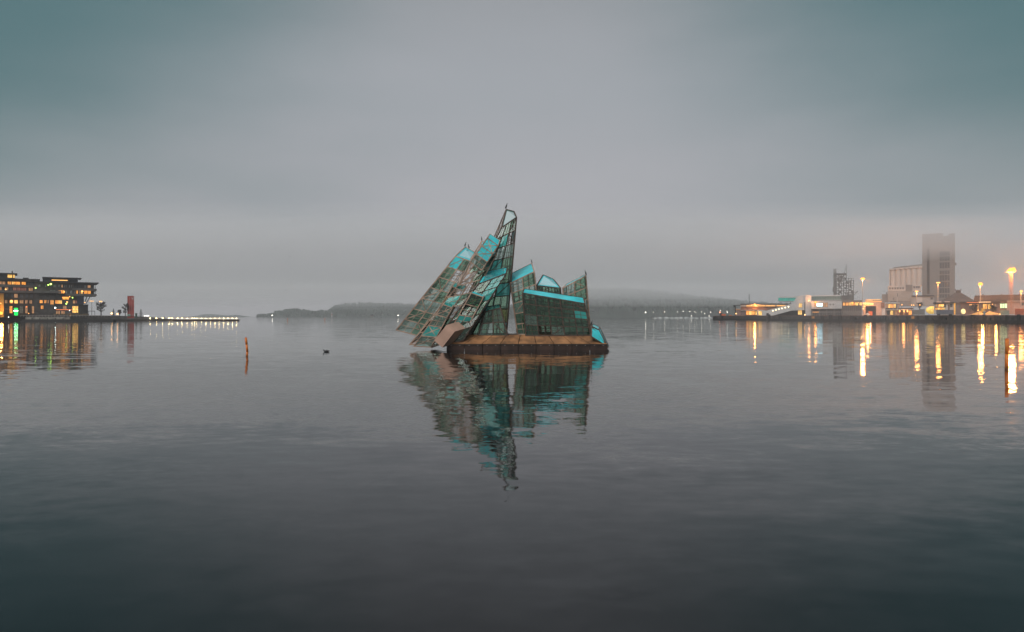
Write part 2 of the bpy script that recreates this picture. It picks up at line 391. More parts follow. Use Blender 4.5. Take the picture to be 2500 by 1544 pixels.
Y = thing('warehouse', 'building end wall at the left edge washed in yellow orange light', 'building', W(0,773,405))
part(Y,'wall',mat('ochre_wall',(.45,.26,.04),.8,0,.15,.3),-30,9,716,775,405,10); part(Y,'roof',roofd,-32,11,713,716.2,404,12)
MB().ball(W(2.5,765,402.5),.9).build('floodlight', lamp_o, Y); MB().ball(W(2,741,402.8),.3).build('wall_lamp', lamp_w, Y)
point_light('floodlight_glow', W(3,764,401.8), (1,.40,.10), 5600, Y, .9)

# block B
dB = 425
frame(165, dB, 130)
B = thing('apartment_block', 'dark apartment block with cantilevered balconies at its right end and a lit penthouse strip', 'building', W(160,771,dB))
part(B,'wall',darkwall,84,136,716,773,dB,20); part(B,'wall',darkwall2,136,177,712,773,dB+1,20); part(B,'wall',darkwall,177,204,722,773,dB,20)
part(B,'upper_wall',mat('grey_brown_facade',(.105,.09,.085),.8,0,.3,.4),84,229,690.5,722.5,dB+1,18)
part(B,'floor_band',band,84,150,711.5,716.2,dB-2,4)
part(B,'balcony',band,176,236,704,709,dB-2,22); part(B,'balcony',band,160,236,717.5,722.3,dB-2.4,22)
part(B,'roof',roofd,84,241,688.6,690.8,dB-3,28); part(B,'penthouse',darkwall2,104,190,679.5,688.8,dB+4,12); part(B,'roof',roofd,103,199,678,680.2,dB+2,16)
part(B,'wall',mat('navy_panel',(.03,.035,.07),.6,0,.2,.5),188,205,722,742,dB-.5,14)
for x in (228.8,232.2): MB().bar(W(x,722,dB-1.5), W(x,690,dB-1.5), .22).build('column', dark_steel, B)
for a, b_ in (((206,741),(213,722)),((209,743),(221,722))): MB().bar(W(*a,dB), W(*b_,dB-1), .25).build('diagonal_strut', dark_steel, B)
for x0, x1, m in ((94,99,gl_grey),(105,108,gl_dark),(110,113,gl_grey),(130,138,gl_grey),(142,146,gl_grey),(150,153,gl_dark),(156,159,gl_grey),(160,163,gl_grey),(168,171,gl_grey),(173,176,gl_grey),(181,184,gl_dark),(187,190,gl_dark),(194,200,gl_dark),(205,211,gl_grey),(214,221,gl_dark)): window(B,x0,x1,696,702.5,dB+1,m)
for x0, x1, m in ((123,126,gl_grey),(128,131,gl_grey),(132,135,gl_grey),(143,147,lit_d),(148,152,lit_o),(153,157,lit_o),(160,164,gl_grey),(171,176,gl_grey),(181,184,gl_grey),(186,190,lit_o),(194,196,lit_d),(197.5,202,lit_y),(205.5,213,lit_o),(214,221,lit_o)): window(B,x0,x1,709.5,717,dB+1,m,1 if x1-x0 < 6 else 3)
for x0, x1, m, y in ((97,104,lit_o,741),(108,113,lit_o,741),(116,119,lit_d,741),(123,131,lit_o,744),(135,143,lit_o,742),(143.5,151,lit_y,742),(178,183,gl_dark,741),(184,188,lit_r,741)): window(B,x0,x1,734,y,dB if x0 < 136 or x0 > 176 else dB+1,m,2)
part(B,'light_strip',lamp_mat('warm_soffit_strip',(1,.5,.14),2),126,165,684.2,686,dB+3.6,.3); part(B,'light_strip',strip_o,152,168,725.6,727.4,dB+.4,.3)
part(B,'painted_glow',lit_o,153,168,727.6,731.5,dB+.7,.25)  # emissive sheet stands in for the strip's glow on the wall
part(B,'neon_line',neon,136,175,756.2,756.9,dB-2,.2)
for x0, x1, m in ((138,148,gl_dark),(154,162,gl_dark),(165,175,gl_dark),(100,106,gl_dark),(110,116,gl_dark)): window(B,x0,x1,747,755,dB+1 if x0>136 else dB,m,4)
for x0, x1, m in ((137,146,lit_d),(150,158,gl_dark),(162,172,gl_dark)): window(B,x0,x1,760,768,dB+1,m,3)
for x0, x1 in ((176.5,180),(181,185),(186,190.5)): window(B,x0,x1,748,764,dB-.02,lit_y,1,None,3)
part(B,'balcony',band,177,191,745,747,dB-2,2)
frame(205, dB-6, 130)
An = thing('pavilion', 'low dark slatted pavilion at the foot of the cantilevered block', 'building', W(203,771,dB-6))
part(An,'wall',darkwall,192,215,746,771,dB-6,8); part(An,'roof',roofd,191,216,744,746.3,dB-7,10)
for i in range(9): MB().pb(193+i*2.5,193.7+i*2.5,748,770,dB-6.3,.25).build('slat', band, An)
pg = thing('pergola', 'open dark timber frame between the pavilion and the bare tree', 'pergola', W(222,771,dB-8))
part(pg,'beam',dark_steel,203,232,759.4,760.6,dB-8,3)
for x in (204,216,231): part(pg,'post',dark_steel,x,x+.9,760,771.5,dB-8,.4)
ct = []
frame()
for i,(x,y,m,s) in enumerate(((14,707,lamp_w,.4),(28,736,lamp_w,.75),(87,705,lamp_yg,.35),(118,697,lamp_yg,.35),(124,695,lamp_yg,.5),(157,713,lamp_w,.35),(170,725,lamp_w,.3),(177,727,lamp_yg,.3),(164,738,lamp_w,.45),(162,742,lamp_yg,.35),(201,711,lamp_w,.5),(180,755,lamp_w,.4),(188,755,lamp_w,.4),(135,752,lamp_mat('cool_lamp',(.8,1,.95),20),.3),(170,758.5,lamp_far,.2),(65,749,neon,.3),(70,765.5,lamp_w,.25),(21,774.5,lamp_far,.2),(170,769,lit_o,.7))):
    par = A if x < 84 else B
    frame(30 if x < 84 else 165, dA if x < 84 else dB, 60 if x < 84 else 130)
    dd = (dA if x < 84 else dB)-3.2
    MB().ball(W(x,y,dd),s,8,5).build('wall_lamp', m, par)
frame()
# café furniture lights along the ground floor
hg = MB()
rr = random.Random(4)
for i in range(60):
    x = rr.uniform(136,214); s = rr.uniform(.3,.8); p = W(x,770.5,408); hg.ball((p.x,p.y+rr.uniform(-1,1),PZ(770.5,408)+.4),s,6,4,1.2,1,.9)
tag(hg.build('planting', mat('dry_winter_shrubs',(.10,.075,.045),.95,0,.5,2)), 'low row of dry brown shrubs on the bank before the apartments', kind='stuff')

# street lamps
def street_lamp(px, ytop, ybot, d, m, label, heads=1, r=.38, group='street lamps on the left bank'):
    t = thing('street_lamp', label, 'street lamp', W(px,ybot,d), group)
    MB().bar(W(px,ybot,d), W(px,ytop,d), .14, 6, .08).build('pole', dark_steel, t)
    for k in range(heads):
        o = (k-(heads-1)/2)*.95; p = W(px,ytop,d)+Vector((o,-.1,.1))
        MB().bar(W(px,ytop,d), p, .07).build('arm', dark_steel, t); MB().ball(p,r,8,5,1,1,.8).build('lamp_head', m, t)
    return t
street_lamp(224,736,771,430,lamp_w,'three-headed street lamp just right of the cantilevered balconies',3,.3)
street_lamp(246,737,771,430,lamp_w,'street lamp rising above the bare tree beside the apartments',2,.38)
street_lamp(207,739.5,760,426,lamp_w,'short lamp under the diagonal struts of the balconies',1,.35)
street_lamp(273,766,771,425,lamp_s,'low amber lamp in front of the left conifer',1,.45)
street_lamp(287,767.5,772,425,lamp_s,'low amber lamp between the left conifer and the bare trees',1,.4)

# trees
bark = mat('bare_bark', (.055,.045,.040), .9, 0, .3, 2)
def bare_tree(px, ytop, ybot, d, wpx, label, seed):
    rr = random.Random(seed); base = W(px,ybot,d); hh = (ybot-ytop)/F*d; wr = wpx/F*d/2
    t = thing('bare_tree', label, 'tree', base, 'bare trees on the left bank')
    tr = MB(); tw = MB()
    tr.bar(base-Vector((0,0,.5)), base+Vector((0,0,hh*.55)), .28, 6, .14); tr.bar(base+Vector((0,0,hh*.55)), base+Vector((rr.uniform(-.3,.3),0,hh)), .14, 5, .03)
    def grow(p, dirv, ln, r, lev):
        q = p+dirv*ln; (tr if lev == 0 else tw).bar(p, q, max(r,.045), 3 if lev else 4, max(r*.5,.03), False)
        if lev >= 3: return
        for _ in range(5 if lev < 2 else 4):
            a = p.lerp(q, rr.uniform(.35,1)); nd = (dirv+Vector((rr.uniform(-.8,.8),rr.uniform(-.8,.8),rr.uniform(-.25,.8)))*.8).normalized()
            grow(a, nd, ln*rr.uniform(.45,.7), r*.55, lev+1)
    for i in range(22):
        z = hh*(.22+.68*i/22); a = rr.uniform(0,6.28); k = math.sin(math.pi*min(1,(z/hh-.1)/.95))
        grow(base+Vector((0,0,z)), Vector((math.cos(a),math.sin(a),.75)).normalized(), wr*(.35+.75*k)*.62, .085, 0)
    tr.build('trunk', bark, t); tw.build('crown', bark, t)
bare_tree(247,741,772,432,26,'largest bare tree, right of the cantilevered apartment block',1)
bare_tree(292,757,773,434,11,'small bare tree left of the red slab',2)
bare_tree(306,741,774,434,18,'bare tree directly beside the left edge of the red slab',3)
fir = mat('dark_conifer', (.022,.034,.03), .9, 0, .5, 1)
def conifer(px, ytop, ybot, d, wpx, label, seed):
    rr = random.Random(seed); base = W(px,ybot,d); hh = (ybot-ytop)/F*d; wr = wpx/F*d/2
    t = thing('conifer', label, 'tree', base, 'conifers on the left bank')
    MB().bar(base, base+Vector((0,0,hh*.96)), .18, 6, .03).build('trunk', bark, t); b = MB()
    for i in range(1100):
        u = rr.random()**1.4; z = hh*(.08+.92*u); r = wr*(1-u)*(.75+.3*math.sin(z*5))*rr.random()**.5; a = rr.uniform(0,6.28)
        c = base+Vector((r*math.cos(a), r*math.sin(a), z-.12*r)); s = rr.uniform(.12,.3)
        e1 = Vector((math.cos(a),math.sin(a),rr.uniform(-.5,.2)))*s; e2 = Vector((-math.sin(a),math.cos(a),rr.uniform(-.4,.4)))*s*.6
        b.add([c-e2,c+e1,c+e2],[(0,1,2)])
    b.build('crown', fir, t)
conifer(277,754,772,430,13,'dark conifer with an amber lamp at its foot',5)
conifer(344,755,776,438,16,'dark conifer on the slope right of the red slab',6)

# red slab
dR = 436
frame(319, dR)
S = thing('monument_slab', 'tall red rectangular slab tower with a white emblem near its top', 'tower', W(319,775,dR))
redm = mat('weathered_red_panel', (.36,.055,.040), .6, 0, .28, .25)
for i in range(3): part(S,'panel',redm,311+i*5.5,316.3+i*5.5,723.6,777,dR,2.2)
part(S,'cap',mat('dark_red_edge',(.16,.04,.03),.6),310.8,327.2,722.9,723.6,dR-.1,2.4)
em = MB()
for a, b_ in (((321.5,726.5),(324,732)),((324.8,731),(326,727)),((322.2,730.5),(325.2,728.6))): em.bar(W(*a,dR-.1), W(*b_,dR-.1), .16)
em.build('emblem', white, S)
part(S,'information_board',mat('pale_board',(.45,.5,.46),.6),309.5,318.5,767.3,772.3,dR-.6,.3); part(S,'board_print',mat('green_board_print',(.08,.25,.17),.6),311.5,316.5,768.6,771,dR-.72,.1)
part(S,'notice',mat('pink_notice',(.55,.3,.3),.6),323,325.6,768.3,771,dR-.3,.2)
frame()
tk = thing('kiosk', 'narrow dark green kiosk pillar right of the red slab', 'pillar', W(331.5,775.5,dR))
part(tk,'pillar',mat('dark_green_paint',(.01,.06,.04),.5),330,333,766,776,dR,1); part(tk,'cap',roofd,329.7,333.3,765.2,766.1,dR-.1,1.2)

# breakwater pier and its lamps
dP = 468
P_ = thing('breakwater', 'long low breakwater walkway lined with lamps on the left', 'pier', W(500,784,dP))
part(P_,'deck',mat('pier_concrete',(.13,.09,.075),.85,0,.3,.4),412,580.5,780.7,782.1,dP-.5,4.5)
for i in range(21): part(P_,'panel',mat('pier_plank',(.09,.06,.05),.85,0,.4,.6),412.2+i*8,419.9+i*8,782.1,784.6,dP,3)
rk = MB()
for i in range(1,42): 
    x = PX(412+i*4,dP-.3); rk.bar((x,dP-.3,PZ(780.8,dP)),(x,dP-.3,PZ(778.9,dP)),.03)
rk.bar(W(412,778.9,dP-.3),W(580,778.9,dP-.3),.035); rk.build('railing', dark_steel, P_)
lt0 = None
ORD = ['first','second','third','fourth','fifth','sixth','seventh','eighth','ninth','tenth','eleventh','twelfth','thirteenth','fourteenth','fifteenth','sixteenth','seventeenth','eighteenth','nineteenth']
for k, px in enumerate((381.9,412.7,420.4,433.5,444.4,457,468.9,475.3,480.5,491.7,502.6,514,524.7,535.6,546.3,556.9,567.4,577.3,366.6,397)):
    dd = dP-.8 if k < 18 else dP-6
    loc = W(px, 781, dd)
    names = 'lamp on the bare bank left of the breakwater' if px < 410 else 'short white lamp post on the breakwater walkway'
    if lt0 is None:
        lt0 = thing('pier_lamp', names, 'lamp', loc, 'lamps along the breakwater')
        MB().bar(loc, loc+Vector((0,0,.75)), .06, 6).build('post', dark_steel, lt0); MB().ball(loc+Vector((0,0,.95)), .14, 8, 5, 1, 1, 1.2).build('lamp_head', lamp_p, lt0)
        lt0['label'] = 'short white lamp post on the bank left of where the breakwater starts'
    else:
        c = copy_tree(lt0, loc); c['label'] = names if px < 410 else 'short white lamp on the breakwater, '+ORD[17-k]+' from its outer right end'
        if px in (366.6,): c['label'] = 'leftmost short lamp on the bank, right of the conifer'
        elif px == 397: c['label'] = 'short lamp on the bank beside the standing person'
        elif px == 577.3: c['label'] = 'lamp at the outer right end of the breakwater'
for k, px in enumerate((353,357,359.5,362.5)):
    o = MB().ball(W(px,771.6,900),.5,6,4).build('far_lamp', lamp_far); tag(o, ORD[k]+' tiny white light in the row just right of the conifer on the bank', 'light', 'distant lights beyond the left bank')

def person(px, ybot, d, label, coat, turn=0):
    base = W(px, ybot, d); t = thing('person', label, 'person', base)
    # one continuous skinned body
    jn = [(0,0,.95),(0,0,1.2),(0,0,1.45),(0,0,1.55),(0,0,1.68),(.10,0,.9),(.12,.02,.5),(.13,.0,.05),(-.10,0,.9),(-.13,-.02,.5),(-.14,.03,.05),(.2,0,1.42),(.26,.02,1.15),(.24,-.08,.92),(-.2,0,1.42),(-.26,.02,1.15),(-.22,-.1,.94),(.14,-.16,.03),(-.14,-.13,.03)]
    ed = [(0,1),(1,2),(2,3),(3,4),(0,5),(5,6),(6,7),(7,17),(0,8),(8,9),(9,10),(10,18),(2,11),(11,12),(12,13),(2,14),(14,15),(15,16)]
    rd = [.16,.16,.15,.06,.105,.1,.07,.05,.1,.07,.05,.07,.055,.04,.07,.055,.04,.04,.04]
    me = bpy.data.meshes.new('body'); me.from_pydata(jn, ed, []); me.materials.append(coat)
    o = bpy.data.objects.new('body', me); COL.objects.link(o); o.parent = t; t.rotation_euler.z = turn
    md = o.modifiers.new('skin', 'SKIN'); sv = me.skin_vertices[0].data
    for i, r in enumerate(rd): sv[i].radius = (r, r*.8)
    sv[0].use_root = True
    o.modifiers.new('sub', 'SUBSURF').levels = 1
person(402, 779.6, 460, 'person in dark clothes standing on the bank left of the breakwater', mat('dark_coat',(.02,.02,.022),.9), .4)
person(477.5, 781, 469.5, 'person in dark clothes standing among the lamps on the breakwater', mat('dark_green_coat',(.02,.028,.022),.9), 1.2)

# ------------------------------------------------------------------ right quay
def qy(px): return 781.2+7.3*(px-1740)/760
def DQ(px): return 3*F/(qy(px)-HY)
QZ = 3.5
q = MB(); xs = list(range(1740, 2680, 20))
for x in xs:
    d = DQ(x); X = PX(x,d)
    q.v += [Vector((X,d,-1)), Vector((X,d,QZ)), Vector((X+230,d+60,QZ)), Vector((X+230,d+60,-1))]
for i in range(len(xs)-1):
    for k in range(3): q.f.append((i*4+k,(i+1)*4+k,(i+1)*4+k+1,i*4+k+1))
q.f.append((0,1,2,3))
quay = tag(q.build('quay', qwall), kind='structure')
def on_quay(name, m, px0, px1, z0, z1, proud):
    b = MB(); a, c = Vector((PX(px0,DQ(px0)),DQ(px0),0)), Vector((PX(px1,DQ(px1)),DQ(px1),0)); t = (c-a).normalized(); n = Vector((t.y,-t.x,0))
    if n.y > 0: n = -n
    p = [a, c, c+n*proud, a+n*proud]
    b.add([Vector((v.x,v.y,z0)) for v in p]+[Vector((v.x,v.y,z1)) for v in p], [(0,1,2,3),(7,6,5,4),(0,4,5,1),(1,5,6,2),(2,6,7,3),(3,7,4,0)])
    return b.build(name, m, quay)
kerb = mat('rusty_quay_edge', (.16,.10,.08), .8, 0, .4, .4)
x = 1745
while x < 2520:
    on_quay('kerb_beam', kerb, x, x+17, QZ-.25, QZ+.35, .35); x += 18
on_quay('waterline_beam', qdark, 1742, 2600, -.4, 1.15, .6)
for x in (1762,1876,1903,2006,2026,2049,2078,2112,2128,2158,2191,2215,2240,2262,2295,2320,2350,2373,2402,2430,2458,2486):
    on_quay('fender', qdark, x, x+5.5, .2, QZ+R.choice((0,.2,.6)), .9)
for x in (2088,2096,2104,2135,2146,2170,2180,2228,2277,2308,2336,2386,2416,2444,2472):
    on_quay('tyre_fender', qdark, x, x+4, .9, 2.4, .75)
for x in (1984.5, 2228.5): on_quay('ladder_sign', mat('orange_sign',(.6,.25,.06),.6), x, x+4, 1.7, 3.2, 1.0)

def bldg(name, label, px, ybase, d, cat='building', group=None): return thing(name, label, cat, W(px,ybase,d), group)
# ferry terminal (low brick part on the left)
d1 = 612
frame(1865, d1, 1960)
T1 = bldg('ferry_terminal', 'long low brown brick terminal with an amber strip under its roof', 1860, 771, d1)
part(T1,'wall',brick,1808.5,1935,748.6,772,d1,18); part(T1,'fascia',galv,1808,1936,743.4,748.7,d1-1.2,20); part(T1,'roof',roofd,1807.5,1940,741.8,743.5,d1-2,22)
for i in range(3): part(T1,'light_strip',lamp_mat('amber_strip',(1,.46,.11),1.6),1822+i*24,1844.5+i*24,746,748.2,d1-1.5,.25)
part(T1,'light_strip',lamp_mat('amber_strip',(1,.46,.11),1.6),1894+2,1918,746,748.2,d1-1.5,.25)
part(T1,'ledge',concrete_l,1808,1862,757.2,758.6,d1-2,2)
part(T1,'wall',mat('mauve_panel',(.20,.15,.15),.8),1808.6,1820.5,758.6,772,d1-.5,.5)
for x0,x1,m in ((1818,1820,lit_r),(1822,1828,lit_o),(1829,1835,lit_y),(1836,1842.6,lit_o),(1844.5,1848,lit_y)): window(T1,x0,x1,760,769,d1-.3,m,1)
part(T1,'white_bay',white,1849,1868,758,772,d1-5,5); window(T1,1851.5,1860,760.3,770,d1-5,lit_y,2)
part(T1,'awning',mat('lamplight_awning_paint',(.5,.3,.18),.7),1796,1808,754,757.5,d1+1,8); part(T1,'wall',mat('pink_panel',(.32,.22,.2),.8),1797.5,1808.4,757.3,772,d1+2,6)  # lamplight on the slanted roof is put into the awning colour
MB().ball(W(1842.5,743.6,d1-3.2),.8).build('floodlight', lamp_o, T1)
point_light('floodlight_glow', W(1842.5,747,d1-4.5), (1,.40,.10), 3600, T1, .9)
MB().ball(W(1797,766,d1-1),.35).build('wall_lamp', lamp_s, T1)
fr = bldg('steel_gantry', 'dark steel gantry frame at the left end of the brick terminal', 1796, 772, 600, 'gantry')
part(fr,'post',dark_steel,1794,1796.3,747,772,600,.8); part(fr,'beam',dark_steel,1789.5,1808,745.2,746.6,600,.8); part(fr,'bracket',dark_steel,1791,1794,746.6,750,600,.7)
fp = tag(MB().bar(W(1829,743,620),W(1829,718,620),.33,8,.28).build('chimney_pipe', mat('grey_pipe',(.14,.14,.14),.6)), 'slim grey pole standing up from the brick terminal roof', 'pole')

# white ramp with round lights
d2 = 575
frame(1910, d2, 1960)
RP = bldg('covered_ramp', 'white enclosed stair ramp with six round lights rising to the right', 1910, 771, d2, 'ramp')
MB().pprism([(1866,772),(1883,772),(1934,758.5),(1949,757.5),(1949,723),(1944,727),(1937,738),(1932,742.5),(1870,759),(1866,759)], d2, 5).build('ramp_wall', white, RP)
for a,b_ in ((1887,759),(1894.3,757),(1901.7,755.2),(1909,753.4),(1917,751.4),(1925,749.4)):
    MB().bar(W(a,b_,d2+.2), W(a,b_,d2-.25), .5, 12).build('round_light', lamp_mat('cream_disc_lamp',(1,.8,.45),4), RP)
part(RP,'undercroft_wall',qdark,1886,1950,759.5,772,d2+5.2,2)
# glazed gantries
def gantry(px0, px1, yt, yb, d, m, label, legs, n):
    frame((px0+px1)/2, d, 1960)
    t = bldg('glazed_walkway', label, (px0+px1)/2, yb, d, 'walkway')
    r = MB(); r.pprism([(px0+1.5,yt),(px1,yt),(px1,yt+3),(px0,yt+3)], d-.6, 6); r.build('roof', white, t)
    part(t,'floor',white,px0+.5,px1,yb-2.2,yb-.7,d-.5,5.6); part(t,'underside',dark_steel,px0+2,px1,yb-.7,yb+.4,d,4.6); part(t,'core',dark_steel,px0+1,px1,yt+3,yb-2.2,d+.6,4)
    st = (px1-px0-1)/n
    for i in range(n): part(t,'pane',m,px0+.6+i*st,px0+.6+(i+1)*st-.55,yt+3.1,yb-2.3,d+.1,.2)
    for i in range(n+1): part(t,'mullion',galv if m is gl_green else dark_steel,px0+.1+i*st,px0+.55+i*st,yt+3.05,yb-2.25,d-.1,.5)
    for x in legs: MB().bar(W(x,yb,d+2),W(x,yb+5,d+2),.3).build('leg', dark_steel, t)
gantry(1900,1956,724.3,737.5,590,gl_teal,'teal glazed walkway box hanging left of the white stair tower',(1907,1930),11)
gantry(1981,2054,720.8,735,548,gl_green,'grey green glazed walkway on top of the white terminal block',(1990,2044),18)
# white tower block & terminal block
d3 = 545
frame(1962, d3, 1960)
T2 = bldg('terminal_tower', 'white stair tower with lit door between the two glazed walkways', 1962, 772, d3)
MB().pprism([(1945,757.5),(1945,727),(1950,723),(1958,721.2),(1963,721),(1966,721),(1966,757.5)], d3, 12).build('wall', white, T2)
part(T2,'wall',white,1966,1980,721,772.5,d3-2,12); part(T2,'recess',qdark,1947,1966,757.5,772,d3+2,6); part(T2,'shade_strip',darkwall,1964,1966.2,738,757,d3-.3,.5)  # dark strip stands in for shade along the wall edge
window(T2,1950.5,1958,741.5,751,d3,lit_y,1); 
for x in (1948.5,1953.5): window(T2,x,x+4,758.5,768.5,d3+2,lit_y,1)
MB().ball(W(1975,735,d3-3.5),.3).build('wall_lamp', lamp_s, T2); point_light('wall_lamp_glow', W(1975,730,d3-5), (1,.40,.10), 600, T2, .9)
MB().ball(W(1965,769,d3-1),.35).build('wall_lamp', lamp_s, T2)
frame(2018, 530, 1960)
T3 = bldg('terminal_block', 'white terminal block with a glowing blue white screen in its window', 2018, 772, 530)
d4 = 530
part(T3,'upper_wall',white,1980.5,2056,735.6,754.2,d4,14); part(T3,'lower_wall',darkwall,1981,2056,754.2,772,d4+3,10); part(T3,'soffit_beam',dark_steel,1980.5,2056,754.2,755.4,d4+.4,2)
part(T3,'ground_panel',concrete_d,1982,2056,761,763,d4+2.6,.3)
window(T3,1988.5,2021,739.5,750,d4,lit_d,5); part(T3,'screen',lamp_c,1994,2008,741,748,d4-.45,.2)
for x in (2027,2034.5): MB().bar(W(x,744,d4+.1),W(x,744,d4-.2),.6,12).build('round_vent', concrete_d, T3)
MB().ball(W(1991,738,d4-1.2),.75).build('floodlight', lamp_o, T3); point_light('floodlight_glow', W(1991,738,d4-2.4), (1,.40,.10), 1000, T3, .9)
for x in (1982,2000,2018,2036,2054): part(T3,'column',concrete_d,x,x+1.2,755,772.3,d4+.3,.6)
rlb = MB(); rlb.bar(W(1984,762.3,d4-1),W(2100,762.3,d4-1),.08)
for i in range(24): rlb.bar(W(1984+i*5,762.3,d4-1),W(1984+i*5,771.5,d4-1),.07)
rlb.build('railing', galv, T3)
tag(MB().pb(1984,1999,762.1,762.9,d4-1.4,.2).build('light_tube', strip_o, T3))
frame(2080, 505, 1990)
T4 = bldg('terminal_annex', 'grey annex with an amber upper window band over a dark trellis wall', 2080, 772, 505)
d5 = 505
part(T4,'roof',concrete_d,2056.5,2105,733.5,737.8,d5-1,14); part(T4,'wall',darkwall,2057,2104,737.8,772,d5,12)
for i,(x0,x1,m) in enumerate(((2058,2063,lit_o),(2064.5,2072,lit_o),(2073,2079,lit_y),(2080,2087,lit_o),(2088,2095,lit_y),(2098,2104,lit_y))): window(T4,x0,x1,739,746.2,d5,m,1)
tl = MB()
for i in range(9):
    a = 2058+i*5.2; tl.bar(W(a,771,d5-.4),W(a+5.2,760,d5-.4),.08); tl.bar(W(a,760,d5-.4),W(a+5.2,771,d5-.4),.08); tl.bar(W(a,748,d5-.4),W(a,772,d5-.4),.09)
tl.bar(W(2057,759.8,d5-.4),W(2104,759.8,d5-.4),.1); tl.build('trellis', galv, T4)
MB().ball(W(2081,740,d5-1.5),.6).build('floodlight', lamp_o, T4); MB().ball(W(2095,739.5,d5-1.5),.35).build('wall_lamp', lamp_w, T4)

# old lattice industrial tower
d6 = 640
frame(2060, 640)
IT = bldg('loading_tower', 'grey lattice industrial loading tower fading into fog behind the terminal', 2060, 735, d6, 'tower')
gm = mat('grey_plant_steel',(.17,.165,.16),.7,.2,.3,.3)
part(IT,'leg_housing',gm,2034.5,2042,655.5,735,d6,5); part(IT,'side_box',gm,2032.8,2036,700,712.5,d6-1,3)
lt = MB(); nodes = lambda a,b_,k: W(a,b_,d6+k)
for k in (0,7,14):
    for a in (2042,2048,2054,2060,2066): lt.bar(nodes(a,735,k),nodes(a,668,k),.45)
    for a in (2066,2072,2078,2084): lt.bar(nodes(a,735,k),nodes(a,679+(a-2066)*.25,k),.45)
    for b_ in range(668,736,6): lt.bar(nodes(2040,b_,k),nodes(2066,b_,k),.32)
    for b_ in range(680,736,6): lt.bar(nodes(2066,b_,k),nodes(2084.5,b_+(1 if b_<684 else 0),k),.32)
    for i,b_ in enumerate(range(668,728,6)):
        for a in (2042,2054): lt.bar(nodes(a,b_,k),nodes(a+12,b_+6,k) if i%2 else nodes(a+6,b_+6,k),.25)
        if b_ > 680: lt.bar(nodes(2066,b_,k),nodes(2080,b_+6,k),.25)
lt.build('lattice', gm, IT)
rr = random.Random(21)
for i in range(34):
    a = rr.uniform(2043,2080); b_ = rr.uniform(672 if a < 2064 else 684, 728); part(IT,'hopper',gm,a,a+rr.uniform(2,5.5),b_,b_+rr.uniform(3,8),d6+rr.uniform(1,10),rr.uniform(1.5,4))
part(IT,'base_block',gm,2046,2085,722,737,d6+2,12); part(IT,'roof_deck',gm,2040,2067,667.4,669.6,d6-1,16)
tm = MB()
for k in (0,2): tm.bar(nodes(2061,668,k),nodes(2066,646,k),.3); tm.bar(nodes(2066.5,668,k),nodes(2068,644,k),.3)
for i in range(5): tm.bar(nodes(2062+i,664-i*4,0),nodes(2066.8,661-i*4,0),.2)
tm.build('mast', gm, IT)
MB().bar(W(2085,721,d6),W(2094,712,d6),.4).bar(W(2085,715,d6),W(2093,713,d6),.25).build('boom', gm, IT)

# silos
d7 = 470
frame(2215, d7, 2230)
SI = bldg('grain_silo', 'pale grain silo block with a row of cylinders beside the tall tower', 2210, 745, d7)
ang = 0
for i in range(6):
    c0 = 2173.5+i*12.9; b = MB(); r = 12.7/2/F*d7
    b.bar(W(c0+6.35,700,d7+r), W(c0+6.35,657-i*.9,d7+r), r, 20); b.build('silo_cylinder', concrete_l, SI, smooth=False)
MB().pprism([(2171,698),(2173,698),(2173,660),(2171,660)],d7,14).build('wall', concrete_l, SI)
MB().pprism([(2171,659),(2252,655),(2252,650),(2171,655.5)],d7-.4,14).build('head_house', concrete_l, SI)
MB().pprism([(2180,655),(2252,650.4),(2252,646.5),(2181,652)],d7+2,10).build('roof', concrete_d, SI)
for i in range(6): part(SI,'vent_slot',gl_dark,2184+i*11.3,2186.6+i*11.3,656.3-i*.8,657.5-i*.8,d7-.6,.3)
part(SI,'wall',concrete_l,2167.5,2211,698,711.5,d7-3,16); part(SI,'ledge',concrete_d,2167,2211,710.6,711.7,d7-3.3,.4)
for i in range(6): window(SI,2171.5+i*6.4,2174.2+i*6.4,702,705.6,d7-3,gl_dark,1)
part(SI,'wall',concrete_d,2211,2228,696,725,d7-2,14); part(SI,'wall',concrete_l,2227.5,2249,697,712,d7-3.5,14)
for x in (2230.5,2236.8,2242): window(SI,x,x+3,700,704,d7-3.5,gl_dark,1)
part(SI,'wall',concrete,2167.5,2229,711.5,737,d7-4,16); part(SI,'roof',roofd,2174,2226,735.3,736.6,d7-5,16)
part(SI,'wall',concrete_d,2153,2167.5,718,738,d7-1,10); MB().bar(W(2165,718.5,d7),W(2165,712,d7),.6,6,.2).build('vent_pipe', concrete_d, SI)
part(SI,'wall',concrete_d,2188,2226,736,748,d7-6,12); part(SI,'wall',concrete,2224,2280,724,748,d7-8,16); part(SI,'roof',roofd,2225,2281,722,724.4,d7-9,18)
window(SI,2272,2277,728,732,d7-8,gl_dark,2)
part(SI,'lamplight_patch',concrete_l,2237,2252,726,748,d7-8.4,.4)  # paler slab puts the mast's lamplight into the wall colour

